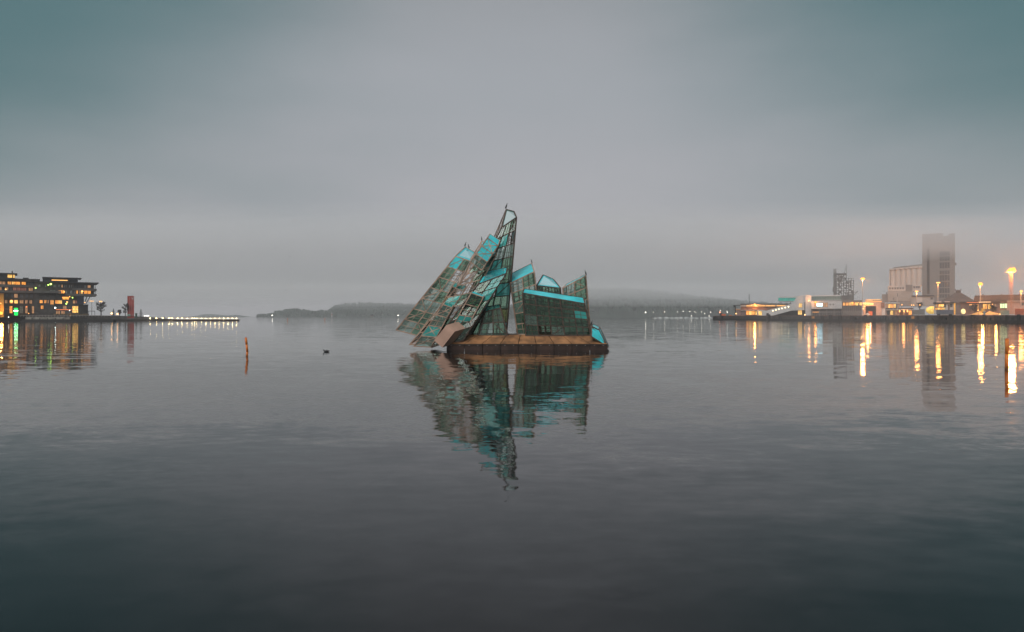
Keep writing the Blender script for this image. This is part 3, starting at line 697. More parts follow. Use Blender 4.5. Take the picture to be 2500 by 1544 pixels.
frame(2290, 492, 2250)
TW = bldg('silo_tower', 'tall grey concrete silo tower with its top lost in fog', 2290, 745, 492)
d8 = 492
tglass = mat('tower_window_glass',(.04,.04,.045),.25,0,.3,.5)
tc_ = mat('tower_concrete',(.25,.21,.19),.85,0,.12,.08)  # plain grey-brown concrete colour of the tower
part(TW,'wall',tc_,2251.5,2263,579,745,d8-1,20); part(TW,'recess',darkwall,2263,2269.5,590,718,d8+1,10); part(TW,'wall',tc_,2269.5,2331.5,577,745,d8,22)
part(TW,'wall',tc_,2263,2269.5,574,604,d8,18); part(TW,'wall',tc_,2263,2269.5,718,745,d8,18)
part(TW,'rooftop_room',tc_,2251.5,2302,570,580,d8+2,12); part(TW,'rooftop_room',tc_,2316,2331,572,577,d8+3,10)
part(TW,'side_hoist',concrete_d,2331.5,2335,643,649,d8+1,4)
for (a,b_) in ((615,625),(627,637.5),(641.5,655.5),(661.5,670),(672.5,686.5),(689,701.5),(704,716),(719,727.5)):
    for i in range(4): window(TW,2294.3+i*6.3,2299.2+i*6.3,a,b_,d8,tglass,2,concrete_d)

# pyramid roof hall
d9 = 425
frame(2340, d9)
PH = bldg('market_hall', 'brown hall with a tall pyramid roof and a square lantern on top', 2340, 768, d9)
b = MB(); zt, ze = PZ(715,d9+14), PZ(739.5,d9); xl, xr = PX(2289,d9), PX(2387,d9); cx = PX(2339,d9); hw = PX(2346,d9)-cx
b.add([(xl,d9,ze),(xr,d9,ze),(xr,d9+28,ze),(xl,d9+28,ze),(cx-hw,d9+12,zt),(cx+hw,d9+12,zt),(cx+hw,d9+16,zt),(cx-hw,d9+16,zt)],[(0,1,5,4),(1,2,6,5),(2,3,7,6),(3,0,4,7),(4,5,6,7),(0,3,2,1)])
b.build('roof', roofm, PH)
lb = MB(); lb.box(cx-hw,cx+hw,d9+12,d9+16,zt-.3,zt+1.6); lan = lb.build('lantern', roofm, PH)
MB().box(cx-hw-.15,cx-hw+.2,d9+12,d9+12.3,zt+1.5,zt+2.4).box(cx+hw-.2,cx+hw+.15,d9+12,d9+12.3,zt+1.5,zt+2.4).build('finial', roofm, lan)
part(PH,'wall',mat('plum_render',(.15,.11,.105),.85,0,.2,.2),2297,2380,739.5,769,d9+1.5,24)
for x0,x1,m in ((2341,2346,gl_dark),(2309,2313,lit_d),(2352,2356,gl_dark),(2366,2371,lit_o)): window(PH,x0,x1,744,751,d9+1.5,m,2)
# long warehouse
dW = 395
frame(2440, dW)
WH = bldg('long_warehouse', 'long warehouse with a reddish brown roof at the right edge', 2450, 768, dW)
MB().pprism([(2376,735),(2380,721),(2600,719.5),(2600,735)],dW,14).build('roof', roofm, WH)
part(WH,'wall',mat('pinkish_render',(.34,.24,.21),.85,0,.15,.2),2458,2600,735,768,dW+1,12); part(WH,'wall',brick,2379,2458,735,768,dW+2,12); part(WH,'gutter',concrete_l,2458,2600,735,736.6,dW,.8)
for i in range(9): window(WH,2425+i*3.1,2427+i*3.1,736.6,739.6,dW+2,lit_d,1)
window(WH,2491,2506,740,746,dW+1,gl_dark,3)
for x0,x1 in ((2442,2446),(2447.5,2451.5),(2453,2458)): window(WH,x0,x1,742,752.5,dW+1.9,lamp_mat('white_green_window',(.8,1,.5),2),2)
for i in range(3): MB().bar(W(2400+i*45,721,dW+5),W(2400+i*45,718,dW+5),.35,6).build('roof_vent', roofm, WH)
# lit quay sheds in front
frame(2395, 380)
SH = bldg('quay_shed', 'low brick quay shed with a bright orange light strip along its eaves', 2400, 768, 380)
part(SH,'wall',brick,2345,2440,739,769,380,9); part(SH,'roof',roofm,2343,2442,736.4,739.2,379,11)
part(SH,'light_strip',lamp_mat('peach_strip',(1,.55,.28),2.6),2389,2419,737.5,738.6,378.5,.25); part(SH,'light_strip',neon,2360,2388,738.4,739,378.6,.2)
for x0,x1,m in ((2368,2373,gl_dark),(2384,2389,lit_o),(2400,2410,lit_o),(2413,2417,lit_y),(2428,2432,lit_d)): window(SH,x0,x1,743,755,380,m,2)
for x,y in ((2368,744.5),(2371,744),(2375,744.7),(2423,743.5),(2425,748)): MB().ball(W(x,y,378.4),.22,8,5).build('wall_lamp', lamp_w, SH)
# brightly lit ferry building
frame(2130, 470)
FB = bldg('ferry_building', 'white harbour building crowded with very bright floodlights', 2130, 772, 470)
dF = 470
part(FB,'wall',mat('warm_white_wall',(.50,.36,.30),.7,0,.15,.2),2105,2153,738,772,dF,12); part(FB,'upper_deck',concrete,2112,2154,732,738.3,dF+1,9); part(FB,'side_panel',brick,2151,2160,739,752,dF-.6,.5); part(FB,'wall',white,2153.2,2161,738.5,772,dF+.4,10)
for i in range(9): MB().pb(2113+i*4.5,2114+i*4.5,731,738,dF+.3,.3).build('deck_post', galv, FB)
part(FB,'light_strip',strip_o,2114,2153,736.6,737.6,dF+.2,.3); part(FB,'light_strip',lamp_mat('amber_strip2',(1,.48,.12),2),2118,2150,731.6,732.6,dF+.5,.3)
for x,y,s in ((2107,741,.7),(2113,741,.8),(2119,741.5,.8),(2125,742,.7),(2130,742.5,.7),(2107,754,.6),(2110,748,.4)): MB().ball(W(x,y,dF-1.5),s,8,5).build('floodlight', lamp_mat('hot_white_flood',(1,.50,.16),2.8), FB)
point_light('floodlight_glow', W(2118,743,dF-4), (1,.40,.10), 3600, FB, .9)
frame(2126, 455)
gt = bldg('portal_frame', 'dark portal structure on the quay with an orange container inside', 2126, 772, 460, 'gantry')
part(gt,'post',darkwall,2113,2117,750,773,455,2); part(gt,'post',darkwall,2134,2139,749,773,455,2); part(gt,'beam',darkwall,2114,2139,747.5,751.5,455,2); part(gt,'back_wall',darkwall2,2117,2134,751,773,458,.5)
oc = bldg('container', 'small bright orange container under the dark portal', 2124, 773, 452, 'container')
part(oc,'body',mat('glow_orange_paint',(.85,.16,.02),.5),2120,2130.5,760.5,772.3,452,3); part(oc,'corner_post',darkwall,2119.6,2120.3,760,772.3,451.8,.3); part(oc,'corner_post',darkwall,2130.2,2130.8,760,772.3,451.8,.3)
for i in range(5): part(oc,'rib',mat('glow_orange_paint'),2121.5+i*1.9,2122+i*1.9,761.5,771.6,451.8,.2)
point_light('bare_point_light', W(2125,768,447), (1,.6,.3), 360, oc)  # point light without a lamp body, in front of the container
bo = bldg('tent', 'small round cream tent beside the orange container', 2116, 773, 450, 'tent')
MB().ball(W(2118,768.5,450),1.1,10,6).build('canvas', concrete_l, bo); part(bo,'base',darkwall,2114,2122,771.5,773,449.5,2)
# middle low buildings
frame(2190, 440)
M1 = bldg('cafe_building', 'white flat roofed cafe with yellow lit windows and a dark canopy', 2190, 772, 440)
dm = 440
part(M1,'wall',mat('warm_white_wall'),2161,2196,741,772,dm,10); part(M1,'roof',white,2160,2197,739.5,741.2,dm-1,12); part(M1,'canopy',roofd,2162,2229,753,755.8,dm-4,4); part(M1,'fascia',concrete_l,2162,2229,755.8,757.3,dm-4.2,.4)
for i,m in enumerate((lit_d,lit_y,lit_o,lit_o,lit_y,gl_dark)): window(M1,2164+i*4.8,2168+i*4.8,743,752,dm,m,1)
part(M1,'wall',brick,2196.2,2229,752,772,dm+1,8)
for x0,x1,m in ((2166,2171,gl_dark),(2174,2180,lit_y),(2184,2190,lit_d),(2205,2209,lit_d),(2218,2226,lit_o)): window(M1,x0,x1,759,769,dm if x1<2195 else dm+1,m,1)
for x in (2196.5,2207,2215.5): MB().ball(W(x,760,dm-3.5),.5,8,5,.8,.8,1.6).build('hanging_lamp', lamp_w, M1)
point_light('canopy_glow', W(2206,761,dm-5), (1,.40,.10), 640, M1, .9)
for i,x in enumerate((2180.5,2190.5)):
    o = bldg('flagpole', ('left' if i==0 else 'right')+'-hand white flagpole with a furled dark flag before the cafe', x, 753, dm-6, 'flagpole', 'flagpoles before the cafe')
    MB().bar(W(x,757,dm-6),W(x,717 if i else 727,dm-6),.12,6,.07).build('pole', white, o); MB().pb(x,x+1.6,716.5 if i else 727,725 if i else 734,dm-6.1,.3).build('flag', darkwall2, o)
frame(2300, 366)
for i,(x0,x1,yt,m,lab) in enumerate(((2226,2244,757,mat('grey_box_paint',(.22,.18,.16),.6),'dull grey shipping container right of the cafe canopy'),(2286,2328,757,mat('slate_box_paint',(.12,.12,.15),.6),'long slate blue trailer parked on the quay before the hall'),(2244,2258,755,concrete_d,'grey box van beside the orange post'),(2478,2500.5,754,mat('red_box_paint',(.42,.10,.04),.6),'stacked orange red containers near the right edge'),(2502,2530,752,mat('red_box_paint'),'orange red containers running out of the right edge'),(2442,2464,758,mat('greygreen_box',(.17,.20,.18),.6),'grey green container under the white lit windows'))):
    dd = 366 if x0 < 2400 else 352; frame((x0+x1)/2, dd)
    o = bldg('container', lab, (x0+x1)/2, 768.5, dd, 'container', 'containers and trailers on the right quay')
    part(o,'body',m,x0,x1,yt,767.5 if i==1 else 769,dd,3); n_ = int((x1-x0)/2.6)
    for k in range(n_): part(o,'rib',m,x0+.6+k*2.6,x0+1.4+k*2.6,yt+.8,768.2 if i!=1 else 766.8,dd-.15,.15)
    if i == 1:
        for xx in (2290,2294,2318,2322): MB().bar(W(xx,768.6,dd-.1),W(xx,768.6,dd+.3),.45,12).build('wheel', qdark, o)
frame(2310, 370)
gp = bldg('lit_post', 'tall square post with orange lamplight painted on, beside the slate trailer', 2330.5, 768, 368, 'post'); part(gp,'post',mat('painted_lamplight_wood',(.75,.4,.08),.6,emit=(1,.45,.06),es=.5),2329,2332.6,740,768.5,368,1); part(gp,'cap',roofd,2328.6,2333,739,740.2,367.8,1.3)  # post's emission stands in for orange lamplight falling on it
gh = bldg('market_stall', 'yellow glowing stall with a white upper floor left of the orange post', 2300, 768, 372)
part(gh,'wall',concrete_l,2280,2328,741,768,374,6); part(gh,'roof',roofd,2278,2329,738.6,741.3,373,8)
for x0,x1,m in ((2284,2289,lit_d),(2291,2297,lit_o),(2298,2304,lit_y),(2306,2309,gl_dark),(2320,2325,gl_dark)): window(gh,x0,x1,743,750,374,m,1)
for i in range(4): window(gh,2283+i*6,2288+i*6,751.5,756.5,374,lit_y if i%2 else lit_o,2)
part(gh,'door',brick,2314.5,2318.5,744,757,373.8,.2)
for x in (2290,2310): 
    part(gh,'awning_rail',mat('glowing_peach_rail',(.7,.45,.35),.6,emit=(1,.6,.4),es=.6),x-4,x+9,737,738.2,372.5,.4)  # rail material carries its own emission
for x in (2294.5,2298.5,2303): MB().ball(W(x,745.4,372.4),.3,8,5).build('wall_lamp', lamp_w, gh)
frame(2400, 360)
dg = bldg('glow_dome', 'yellow glowing dome, stand-in for a lit greenhouse, between the stall and the sheds', 2275, 757, 390, 'tent')
MB().ball(W(2275,757,390),2.5,14,8,1.2,1,.9).build('canvas', mat('yellow_glow_canvas',(.6,.45,.12),.7,emit=(1,.62,.12),es=1.0), dg); part(dg,'door_flap',concrete_l,2274,2276.5,754,757.5,387.6,.2)  # emissive dome stands in for the yellow glow of lit greenhouses
d2g = bldg('glow_dome', 'small cream glowing dome right of the orange post', 2351, 768, 366, 'tent')
MB().ball(W(2351.5,761,366),1.25,14,8,.85,.85,1.25).build('canvas', mat('cream_canvas',(.7,.6,.3),.7,emit=(1,.8,.35),es=1.6), d2g); part(d2g,'base',roofd,2347.5,2356,765.6,768,365.5,2)
sandm = mat('painted_lamplight_sand', (.55,.32,.12), .95, 0, .25, .8, bump=.4)  # orange lamplight on the piles is put into the sand colour
for i,(x0,xc,x1,yt,lab) in enumerate(((2371,2392,2404,760.4,'left sand pile under the orange lamps'),(2402,2416,2444,759.6,'right sand pile sloping away to the right'))):
    b = MB(); cxx, rr_ = W(xc,768,358), (x1-x0)/2/F*358; seg = 22
    vs_ = [(PX(xc,358),358+2,PZ(yt,358))]; fs_ = []
    for ring in (1,2,3,4):
        for j in range(seg):
            a = 2*math.pi*j/seg; u = ring/4; ex = (x1-xc if math.cos(a) > 0 else xc-x0)/F*358
            vs_.append((PX(xc,358)+ex*u*math.cos(a), 360+rr_*.8*u*math.sin(a), PZ(yt,358)+(PZ(768.7,358)-PZ(yt,358))*u**.9+mnoise.noise(Vector((ring,j*.7,i)))*.15*(ring<4)))
    for j in range(seg): fs_.append((0,1+j,1+(j+1)%seg))
    for ring in range(3):
        for j in range(seg): a = 1+ring*seg; fs_.append((a+j,a+seg+j,a+seg+(j+1)%seg,a+(j+1)%seg))
    b.add(vs_,fs_); tag(b.build('sand_pile', sandm, smooth=True, loc=cxx), lab, 'sand pile', 'sand piles on the quay')
bb = bldg('portable_toilet', 'small blue grey cabin standing before the two sand piles', 2403, 769, 350, 'cabin'); part(bb,'body',mat('blue_grey_plastic',(.16,.24,.30),.5),2401,2405.6,760.5,769.5,350,1); part(bb,'roof',white,2400.7,2405.9,759.8,760.6,349.8,1.3)
dg2 = bldg('digger', 'orange lit excavator with a raised arm behind the sand piles', 2402, 762, 368, 'excavator')
yb_ = mat('digger_yellow',(.7,.38,.04),.5)
part(dg2,'cab',yb_,2396,2402,753,760,368,2); part(dg2,'chassis',yb_,2394,2406,759,763,368,2.4); part(dg2,'track',qdark,2393.5,2406.5,763,768,367.6,.8)
MB().bar(W(2403,758,368),W(2408,745,368),.3).bar(W(2408,745,368),W(2415,744,368),.25).bar(W(2415,744,368),W(2417,750,368),.2).build('arm', yb_, dg2); MB().ball(W(2417,751,368),.6,8,5).build('bucket', yb_, dg2)
point_light('bare_point_light', W(2399,752,352), (1,.52,.14), 2000, dg2, .6)  # point lights without lamp bodies, hung before the sand piles
point_light('bare_point_light', W(2432,755,352), (1,.52,.14), 1000, dg2, .6)

frame()
# tall quay lamps
def mast_lamp(px, yt, yb, d, label, heads, r, m, e, pr=.16):
    t = thing('lamp_mast', label, 'lamp mast', W(px,yb,d), 'lamp masts on the right quay')
    MB().bar(W(px,yb,d),W(px,yt,d),pr*1.3,6,pr*.8).build('pole', galv, t)
    for k in range(heads):
        o = (k-(heads-1)/2)*r*1.5; p = W(px,yt,d)+Vector((o,-.2,.3))
        MB().bar(p-Vector((0,-.2,.3)),p,.1).build('arm', dark_steel, t); MB().ball(p,r,10,6,1,1,.8).build('lamp_head', m, t)
    if e: point_light('lamp_glow', W(px,yt,d)+Vector((0,-.3,-.9)), (1,.36,.08), e*.85, t, 1.1)
mast_lamp(2106,682,771,455,'tall sodium lamp mast beside the bright harbour building',2,.8,lamp_o,14000)
mast_lamp(2237.5,713,748,405,'lamp mast lighting the tan wall below the silos',3,.4,lamp_w,3500)
mast_lamp(2290,692,768,392,'lamp mast in front of the silo tower windows',3,.45,lamp_w,2500)
mast_lamp(2393,695,768,385,'sodium lamp mast between the pyramid roof and the warehouse',1,1.1,lamp_o,7000)
mast_lamp(2492.5,713,768,372,'rightmost short lamp mast above the warehouse roof',1,.7,lamp_w,2500)
BM = thing('floodlight_tower', 'tallest lattice floodlight tower with a blazing cluster of lamps', 'lamp mast', W(2470,768,372))
lm = MB()
for sx in (-1,1):
    for sy in (0,1.2): lm.bar(W(2470,768,372)+Vector((sx*.8,sy,0)), W(2470,664,372)+Vector((sx*.5,sy*.8,0)), .09)
for i in range(26):
    za = PZ(768,372)+i*.9; s_ = -1 if i%2 else 1; lm.bar((PX(2470,372)-s_*.75,372,za),(PX(2470,372)+s_*.72,372,za+.9),.05)
lm.build('lattice', mat('red_brown_lattice',(.30,.15,.10),.6), BM)
MB().pb(2461,2479,664,665.5,371.5,2).build('platform', galv, BM)
for i,(x,y) in enumerate(((2463,661),(2467,657.5),(2471,660),(2475,656.5),(2477,661))): MB().ball(W(x,y,371.4),.75,8,5).build('lamp_head', lamp_o, BM)
point_light('lamp_glow', W(2470,662,369), (1,.36,.08), 42000, BM, 1.7)
rr = random.Random(11)
# scattered small lamps on the quay
for i,(x,y,lab) in enumerate(((2202,744.5,'single small lamp on the grey wall left of the pale lamplight patch'),(2225.5,745.5,'left lamp of the pair below the pale patch'),(2230.5,745.5,'right lamp of the pair below the pale patch'),(2246,745,'small lamp at the foot of the pale lamplight patch'),(2268,760,'small lamp beside the yellow glowing dome'),(2388,758,'small lamp at the top of the left sand pile'),(2441,767.5,'small lamp at the right foot of the sand piles'))):
    dd = 400 if x < 2300 else 350
    o = bldg('post_lamp', lab, x, y+10, dd, 'lamp', 'small lamps on the right quay')
    MB().bar(W(x,y+12 if y+12<769 else 769,dd),W(x,y,dd),.08,6).build('post', dark_steel, o); MB().ball(W(x,y,dd),.32,8,5).build('lamp_head', lamp_w, o)
# bare trees / bushes in front of the halls
for i,(x,yt,yb,wp,dd,lab) in enumerate(((2245,741,757,16,402,'leafless tree below the silo wall'),(2380,745,768,18,372,'leafless tree before the brick shed'),(2425,748,768,18,366,'leafless tree right of the sand piles'))):
    bare_tree(x,yt,yb,dd,wp,lab,30+i)
# tip of the quay: machinery
frame(1768, 640)
tp = bldg('workboat', 'low dark workboat with orange red deck gear at the tip of the quay', 1768, 781, 640, 'boat')
MB().pprism([(1742,776),(1745,781.5),(1790,781.5),(1792,774.5),(1744,774)],640,8).build('hull', qdark, tp)
part(tp,'wheelhouse',darkwall,1757,1764,765,774.5,642,4); part(tp,'deck_gear',mat('orange_gear',(.6,.14,.05),.6),1762,1772,767,774.5,641,3); part(tp,'crate',mat('teal_crate',(.06,.16,.16),.6),1774,1779,768.5,774.5,641,3); part(tp,'deck_gear',mat('orange_gear'),1780,1787,769.5,774.5,641,3)
MB().ball(W(1757.5,763,640),.3,8,5).build('deck_lamp', lamp_mat('red_deck_lamp',(1,.25,.1),20), tp); MB().ball(W(1776,763.5,640),.25,8,5).build('deck_lamp', lamp_far, tp)
dl = bldg('mooring_dolphin', 'black mooring dolphin block standing in front of the white ramp', 1875, 781, 560, 'dolphin')
part(dl,'block',qdark,1871.5,1877,765,782.5,560,3); part(dl,'block',qdark,1877,1880.5,768,782.5,560.2,3)

frame()
# ------------------------------------------------------------------ far marina
hull_m = mat('white_hull',(.6,.62,.62),.4); 
boat0 = thing('moored_boat', 'small white moored sailing boat with a bare mast across the bay', 'boat', (0,0,0), 'moored boats in the far marina')
def mkboat(o):
    b = MB(); b.add([(-4,0,.1),(-3.4,-1.2,.1),(3,-1.2,.1),(4.6,0,.1),(3,1.2,.1),(-3.4,1.2,.1),(-4.2,0,1.2),(-3.6,-1.4,1.2),(3.2,-1.4,1.3),(5.4,0,1.5),(3.2,1.4,1.3),(-3.6,1.4,1.2)],
        [(0,1,7,6),(1,2,8,7),(2,3,9,8),(3,4,10,9),(4,5,11,10),(5,0,6,11),(6,7,8,9,10,11),(5,4,3,2,1,0)]); b.build('hull', hull_m, o)
    MB().box(-1.8,1.6,-.8,.8,1.2,2.0).build('cabin', hull_m, o); MB().bar((.6,0,1.2),(.6,0,11.5),.09,6).bar((.6,0,2.6),(-3,0,2.6),.07).build('mast', galv, o)
mkboat(boat0)
dM = 1150
spots = [(1600,0),(1612,1),(1627,2),(1640,3),(1651,4),(1662,5),(1676,6),(1688,7),(1700,8),(1712,9),(1722,10),(1733,11)]
bl = ['leftmost','second from left','third from left','fourth from left','fifth from left','sixth from left','seventh from left','eighth from left','ninth from left','tenth from left','eleventh, close to the quay tip','twelfth, nearest the quay tip']
rr = random.Random(3)
for i,(x,k) in enumerate(spots):
    dd = dM+rr.uniform(-30,60); loc = (PX(x,dd),dd,0); lab = 'white moored sailing boat in the far marina, '+bl[i]
    c = boat0 if i == 0 else copy_tree(boat0, loc, lab)
    c.location = loc; c['label'] = lab; c.rotation_euler.z = rr.choice((0,.5,1.2,2.6,-.4)); s = rr.uniform(.7,1.25); c.scale = (s,s,s)
mj = tag(MB().pb(1588,1745,774.2,776.6,1240,5).build('marina_quay', mat('marina_concrete',(.12,.12,.125),.9,0,.3,.1)), 'low grey marina quay across the bay', 'quay')
for i,(x,y,s) in enumerate(((1576,763,1.5),(1595,762.5,.8),(1623,762,.9),(1654,761.6,.9),(1668,760.5,.9),(1684,761,1.0),(1695.5,761.5,.7),(1699,764,.6),(1713,762,.9),(1720,766,.7),(1735,762.5,.9),(1688,771.5,.9),(1731,772,.8),(1759,759,.8),(1775,760.5,.8))):
    o = thing('marina_lamp', 'distant white lamp above the far marina, '+('brightest, at its left end' if i == 0 else ORD[i]+' from the left'), 'lamp', W(x,776,1300), 'lamps of the far marina')
    MB().bar(W(x,775.5,1300),W(x,y,1300),.1,5).build('pole', dark_steel, o); MB().ball(W(x,y,1299.5),s*.6,8,5).build('lamp_head', lamp_far, o)
# far shore details
lh = thing('harbour_light', 'tiny red and white banded light tower on the far shore', 'lighthouse', W(810,776,1400))
part(lh,'lower_band',white,809,811,770,774.8,1400,2); part(lh,'red_band',redm,808.9,811.1,767.5,770,1399.8,2.3); part(lh,'upper_band',white,809.1,810.9,764.5,767.5,1400,2)
for i,(x,y,lab) in enumerate(((664.5,770.5,'tiny white light on the left end of the island'),(972,770.6,'tiny white light on the far shore just left of the sculpture'))):
    tag(MB().ball(W(x,y,1430),1.0,8,5).build('shore_lamp', lamp_far), lab, 'light')
for i,(x,lab) in enumerate(((702,'thin orange spar buoy far off before the island'),(793,'thin orange spar buoy far off, nearer the sculpture'))):
    o = thing('spar_buoy', lab, 'buoy', W(x,784.5,454), 'far spar buoys'); MB().bar(W(x,785.5,454),W(x,777.5,454),.16,8).build('spar', mat('buoy_orange',(.75,.22,.06),.5), o); MB().ball(W(x,784.4,454),.3,8,5,1,1,.5).build('collar', qdark, o)
hs = thing('boathouse', 'tiny pale boathouse on the far shore left of the sculpture', 'building', W(905,775.6,1420))
part(hs,'wall',concrete_d,903,912,770.5,775,1420,6); MB().pprism([(902.5,770.6),(907.5,768),(912.5,770.6)],1419.5,7).build('roof', roofd, hs)

# ------------------------------------------------------------------ near: posts, duck, gulls
def post(name, pts, r, label, d, grp):
    o = thing(name, label, 'post', W(*pts[-1], d), grp); b = MB(); m = mat('faded_orange_paint',(.62,.17,.02),.6,0,.3,5,bump=.2)
    ps = [W(a,c,d) for a,c in pts]
    for i in range(len(ps)-1): b.bar(ps[i],ps[i+1],r,10,r)
    b.build('shaft', m, o, True); MB().bar(ps[0],ps[0]+Vector((0,0,.04)),r*1.05,10,r*.6).build('cap', mat('red_cap',(.5,.06,.02),.6), o)
    MB().bar(ps[-1]-Vector((0,0,.3)),ps[-1]+Vector((0,0,.16)),r*1.03,10).build('wet_foot', mat('wet_brown',(.16,.06,.02),.4), o)
post('marker_post', [(600.2,825.5),(602,842),(603.8,860),(602.5,873)], .085, 'leaning bent orange marker post in the water left of the sculpture', 51.5, 'orange marker posts in the water')
post('marker_post', [(2458.6,828.5),(2458.2,865),(2457.4,904)], .095, 'straight ochre orange marker post in the water at the right', 39, 'orange marker posts in the water')
blk = mat('black_feathers',(.012,.013,.014),.6,0,.4,12)
def bird_body(b, P, s, fwd, upright=True):
    pass
def skin_obj(name, jn, ed, rd, m, parent, levels=1):
    me = bpy.data.meshes.new(name); me.from_pydata(jn, ed, []); me.materials.append(m)
    o = bpy.data.objects.new(name, me); COL.objects.link(o); o.parent = parent
    o.modifiers.new('skin','SKIN'); sv = me.skin_vertices[0].data
    for i, r in enumerate(rd): sv[i].radius = (r[0], r[1]) if isinstance(r, tuple) else (r, r)
    sv[0].use_root = True; o.modifiers.new('sub','SUBSURF').levels = levels; o.modifiers['sub'].render_levels = levels
    return o
def cormorant(p, label, turn=0, s=1.0):
    t = thing('cormorant', label, 'bird', p, 'black birds perched on the glass structure'); t.rotation_euler.z = turn; t.scale = (s,s,s)
    skin_obj('body', [(0,0,.22),(.03,0,.34),(.06,0,.44),(.08,0,.54),(.13,0,.57),(-.06,0,.12),(-.14,0,.02)], [(0,1),(1,2),(2,3),(3,4),(0,5),(5,6)], [.085,.075,.035,.038,.03,.07,.03], blk, t)
    q0 = t.location.copy(); t_ = MB()
    MB().bar(q0+Vector((.14,0,.57)),q0+Vector((.24,0,.56)),.014,5,.005).build('beak', mat('horn_beak',(.25,.2,.1),.5), t)
    for sy in (-.03,.03): MB().bar(q0+Vector((0,sy,.15)),q0+Vector((.01,sy,-.005)),.012,5).build('leg', blk, t)
def duck():
    p = W(797,861.5,58); p.z = 0
    t = thing('duck', 'dark duck swimming left on the open water, trailing a faint wake', 'bird', p)
    t.rotation_euler.z = math.pi
    skin_obj('body', [(0,0,.05),(.14,0,.06),(.22,0,.12),(.25,0,.20),(.29,0,.21),(-.15,0,.07),(-.28,0,.11)], [(0,1),(1,2),(2,3),(3,4),(0,5),(5,6)], [(.12,.09),(.1,.08),.045,.05,.035,(.1,.07),(.04,.02)], blk, t)
    MB().bar(p+Vector((.3,0,.21)),p+Vector((.37,0,.19)),.018,5,.01).build('beak', mat('horn_beak'), t)
    MB().bar(p+Vector((-.02,0,.14)),p+Vector((-.03,0,.22)),.03,5,.015).build('wing_tip', blk, t)
    MB().ball(p+Vector((0,0,.05)),.11,10,6,1.6,.9,.45).build('flank', mat('pale_flank',(.35,.33,.31),.7), t)
duck()
gullm = mat('grey_gull_feathers',(.10,.11,.12),.7)
for i,(x,y,sp,lab) in enumerate(((673,606,3.2,'highest gull gliding over the island, far left of the sculpture'),(708,627.5,11,'gull with spread wings, widest of the three over the island'),(698.5,709.5,6,'lowest gull flying just above the island trees'))):
    d = 180; c = W(x,y,d); t = thing('gull', lab, 'bird', c, 'gulls in flight'); t.rotation_euler.z = rad((60,0,50)[i]); 
    k = sp/F*d*.5/.6 if i == 1 else .9
    skin_obj('body', [(0,0,0),(0,.15,0),(0,.26,.02),(0,-.2,0),(.3,.03,.09),(.62,-.06,.03),(-.3,.03,.09),(-.62,-.06,.03)], [(0,1),(1,2),(0,3),(0,4),(4,5),(0,6),(6,7)], [(.07,.07),(.06,.06),(.035,.035),(.03,.02),(.05,.015),(.015,.008),(.05,.015),(.015,.008)], gullm, t)

# ------------------------------------------------------------------ floating glass structure (generic stand-in)
FS = thing('floating_glass_structure', 'large floating structure of leaning teal glass and steel shards on a rusty pontoon', 'sculpture', (PX(1270,66), 66, 0))
def glass(name, tcol, dcol, fr, rough=.08, dif=.3):
    m = bpy.data.materials.new(name); m.use_nodes = True; t = m.node_tree; t.nodes.clear()
    o = t.nodes.new('ShaderNodeOutputMaterial'); tr = t.nodes.new('ShaderNodeBsdfTransparent'); tr.inputs[0].default_value = (*tcol,1)
    gl = t.nodes.new('ShaderNodeBsdfGlossy'); gl.inputs['Roughness'].default_value = rough; gl.inputs[0].default_value = (.9,.95,.95,1)
    df = t.nodes.new('ShaderNodeBsdfDiffuse'); tl = t.nodes.new('ShaderNodeBsdfTranslucent'); ms = t.nodes.new('ShaderNodeMixShader'); ms.inputs[0].default_value = .3
    co = t.nodes.new('ShaderNodeTexCoord'); n = t.nodes.new('ShaderNodeTexNoise'); n.inputs['Scale'].default_value = 1.1; n.inputs['Detail'].default_value = 6; t.links.new(co.outputs['Object'], n.inputs['Vector'])
    r = t.nodes.new('ShaderNodeValToRGB'); r.color_ramp.elements[0].position = .35; r.color_ramp.elements[1].position = .7
    r.color_ramp.elements[0].color = (*dcol,1); r.color_ramp.elements[1].color = (*[c*.65+.03 for c in dcol],1); t.links.new(n.outputs[0], r.inputs[0])
    t.links.new(r.outputs[0], df.inputs[0]); t.links.new(r.outputs[0], tl.inputs[0]); t.links.new(df.outputs[0], ms.inputs[1]); t.links.new(tl.outputs[0], ms.inputs[2])
    m1 = t.nodes.new('ShaderNodeMixShader'); m1.inputs[0].default_value = dif; t.links.new(tr.outputs[0], m1.inputs[1]); t.links.new(ms.outputs[0], m1.inputs[2])
    f = t.nodes.new('ShaderNodeFresnel'); f.inputs[0].default_value = 1.5; k = t.nodes.new('ShaderNodeMath'); k.operation = 'MULTIPLY'; k.inputs[1].default_value = fr; t.links.new(f.outputs[0], k.inputs[0])
    m2 = t.nodes.new('ShaderNodeMixShader'); t.links.new(k.outputs[0], m2.inputs[0]); t.links.new(m1.outputs[0], m2.inputs[1]); t.links.new(gl.outputs[0], m2.inputs[2]); t.links.new(m2.outputs[0], o.inputs[0])
    return m
G_dark = glass('green_tinted_glass', (.58,.76,.64), (.07,.13,.09), 1.0, .06, .13)
G_mid = glass('grey_green_glass', (.86,.94,.91), (.22,.34,.28), .9, .08, .20)
G_teal = glass('teal_glass', (.50,.95,.90), (.08,.66,.62), .8, .1, .5)
G_cyan = glass('sky_bright_cyan_glass', (.25,.92,.95), (.09,.88,.96), .6, .15, .90)  # tinted panes; bright sky in them is put into the strong diffuse cyan
G_oliv = glass('olive_glass', (.70,.74,.42), (.26,.28,.10), .8, .1, .3)
bar_steel = mat('dark_rusty_bars', (.075,.05,.038), .6, .3, .5, 3); tan_steel = mat('tan_rusty_bars', (.36,.24,.18), .5, .3, .5, 2)
rs = random.Random(99)
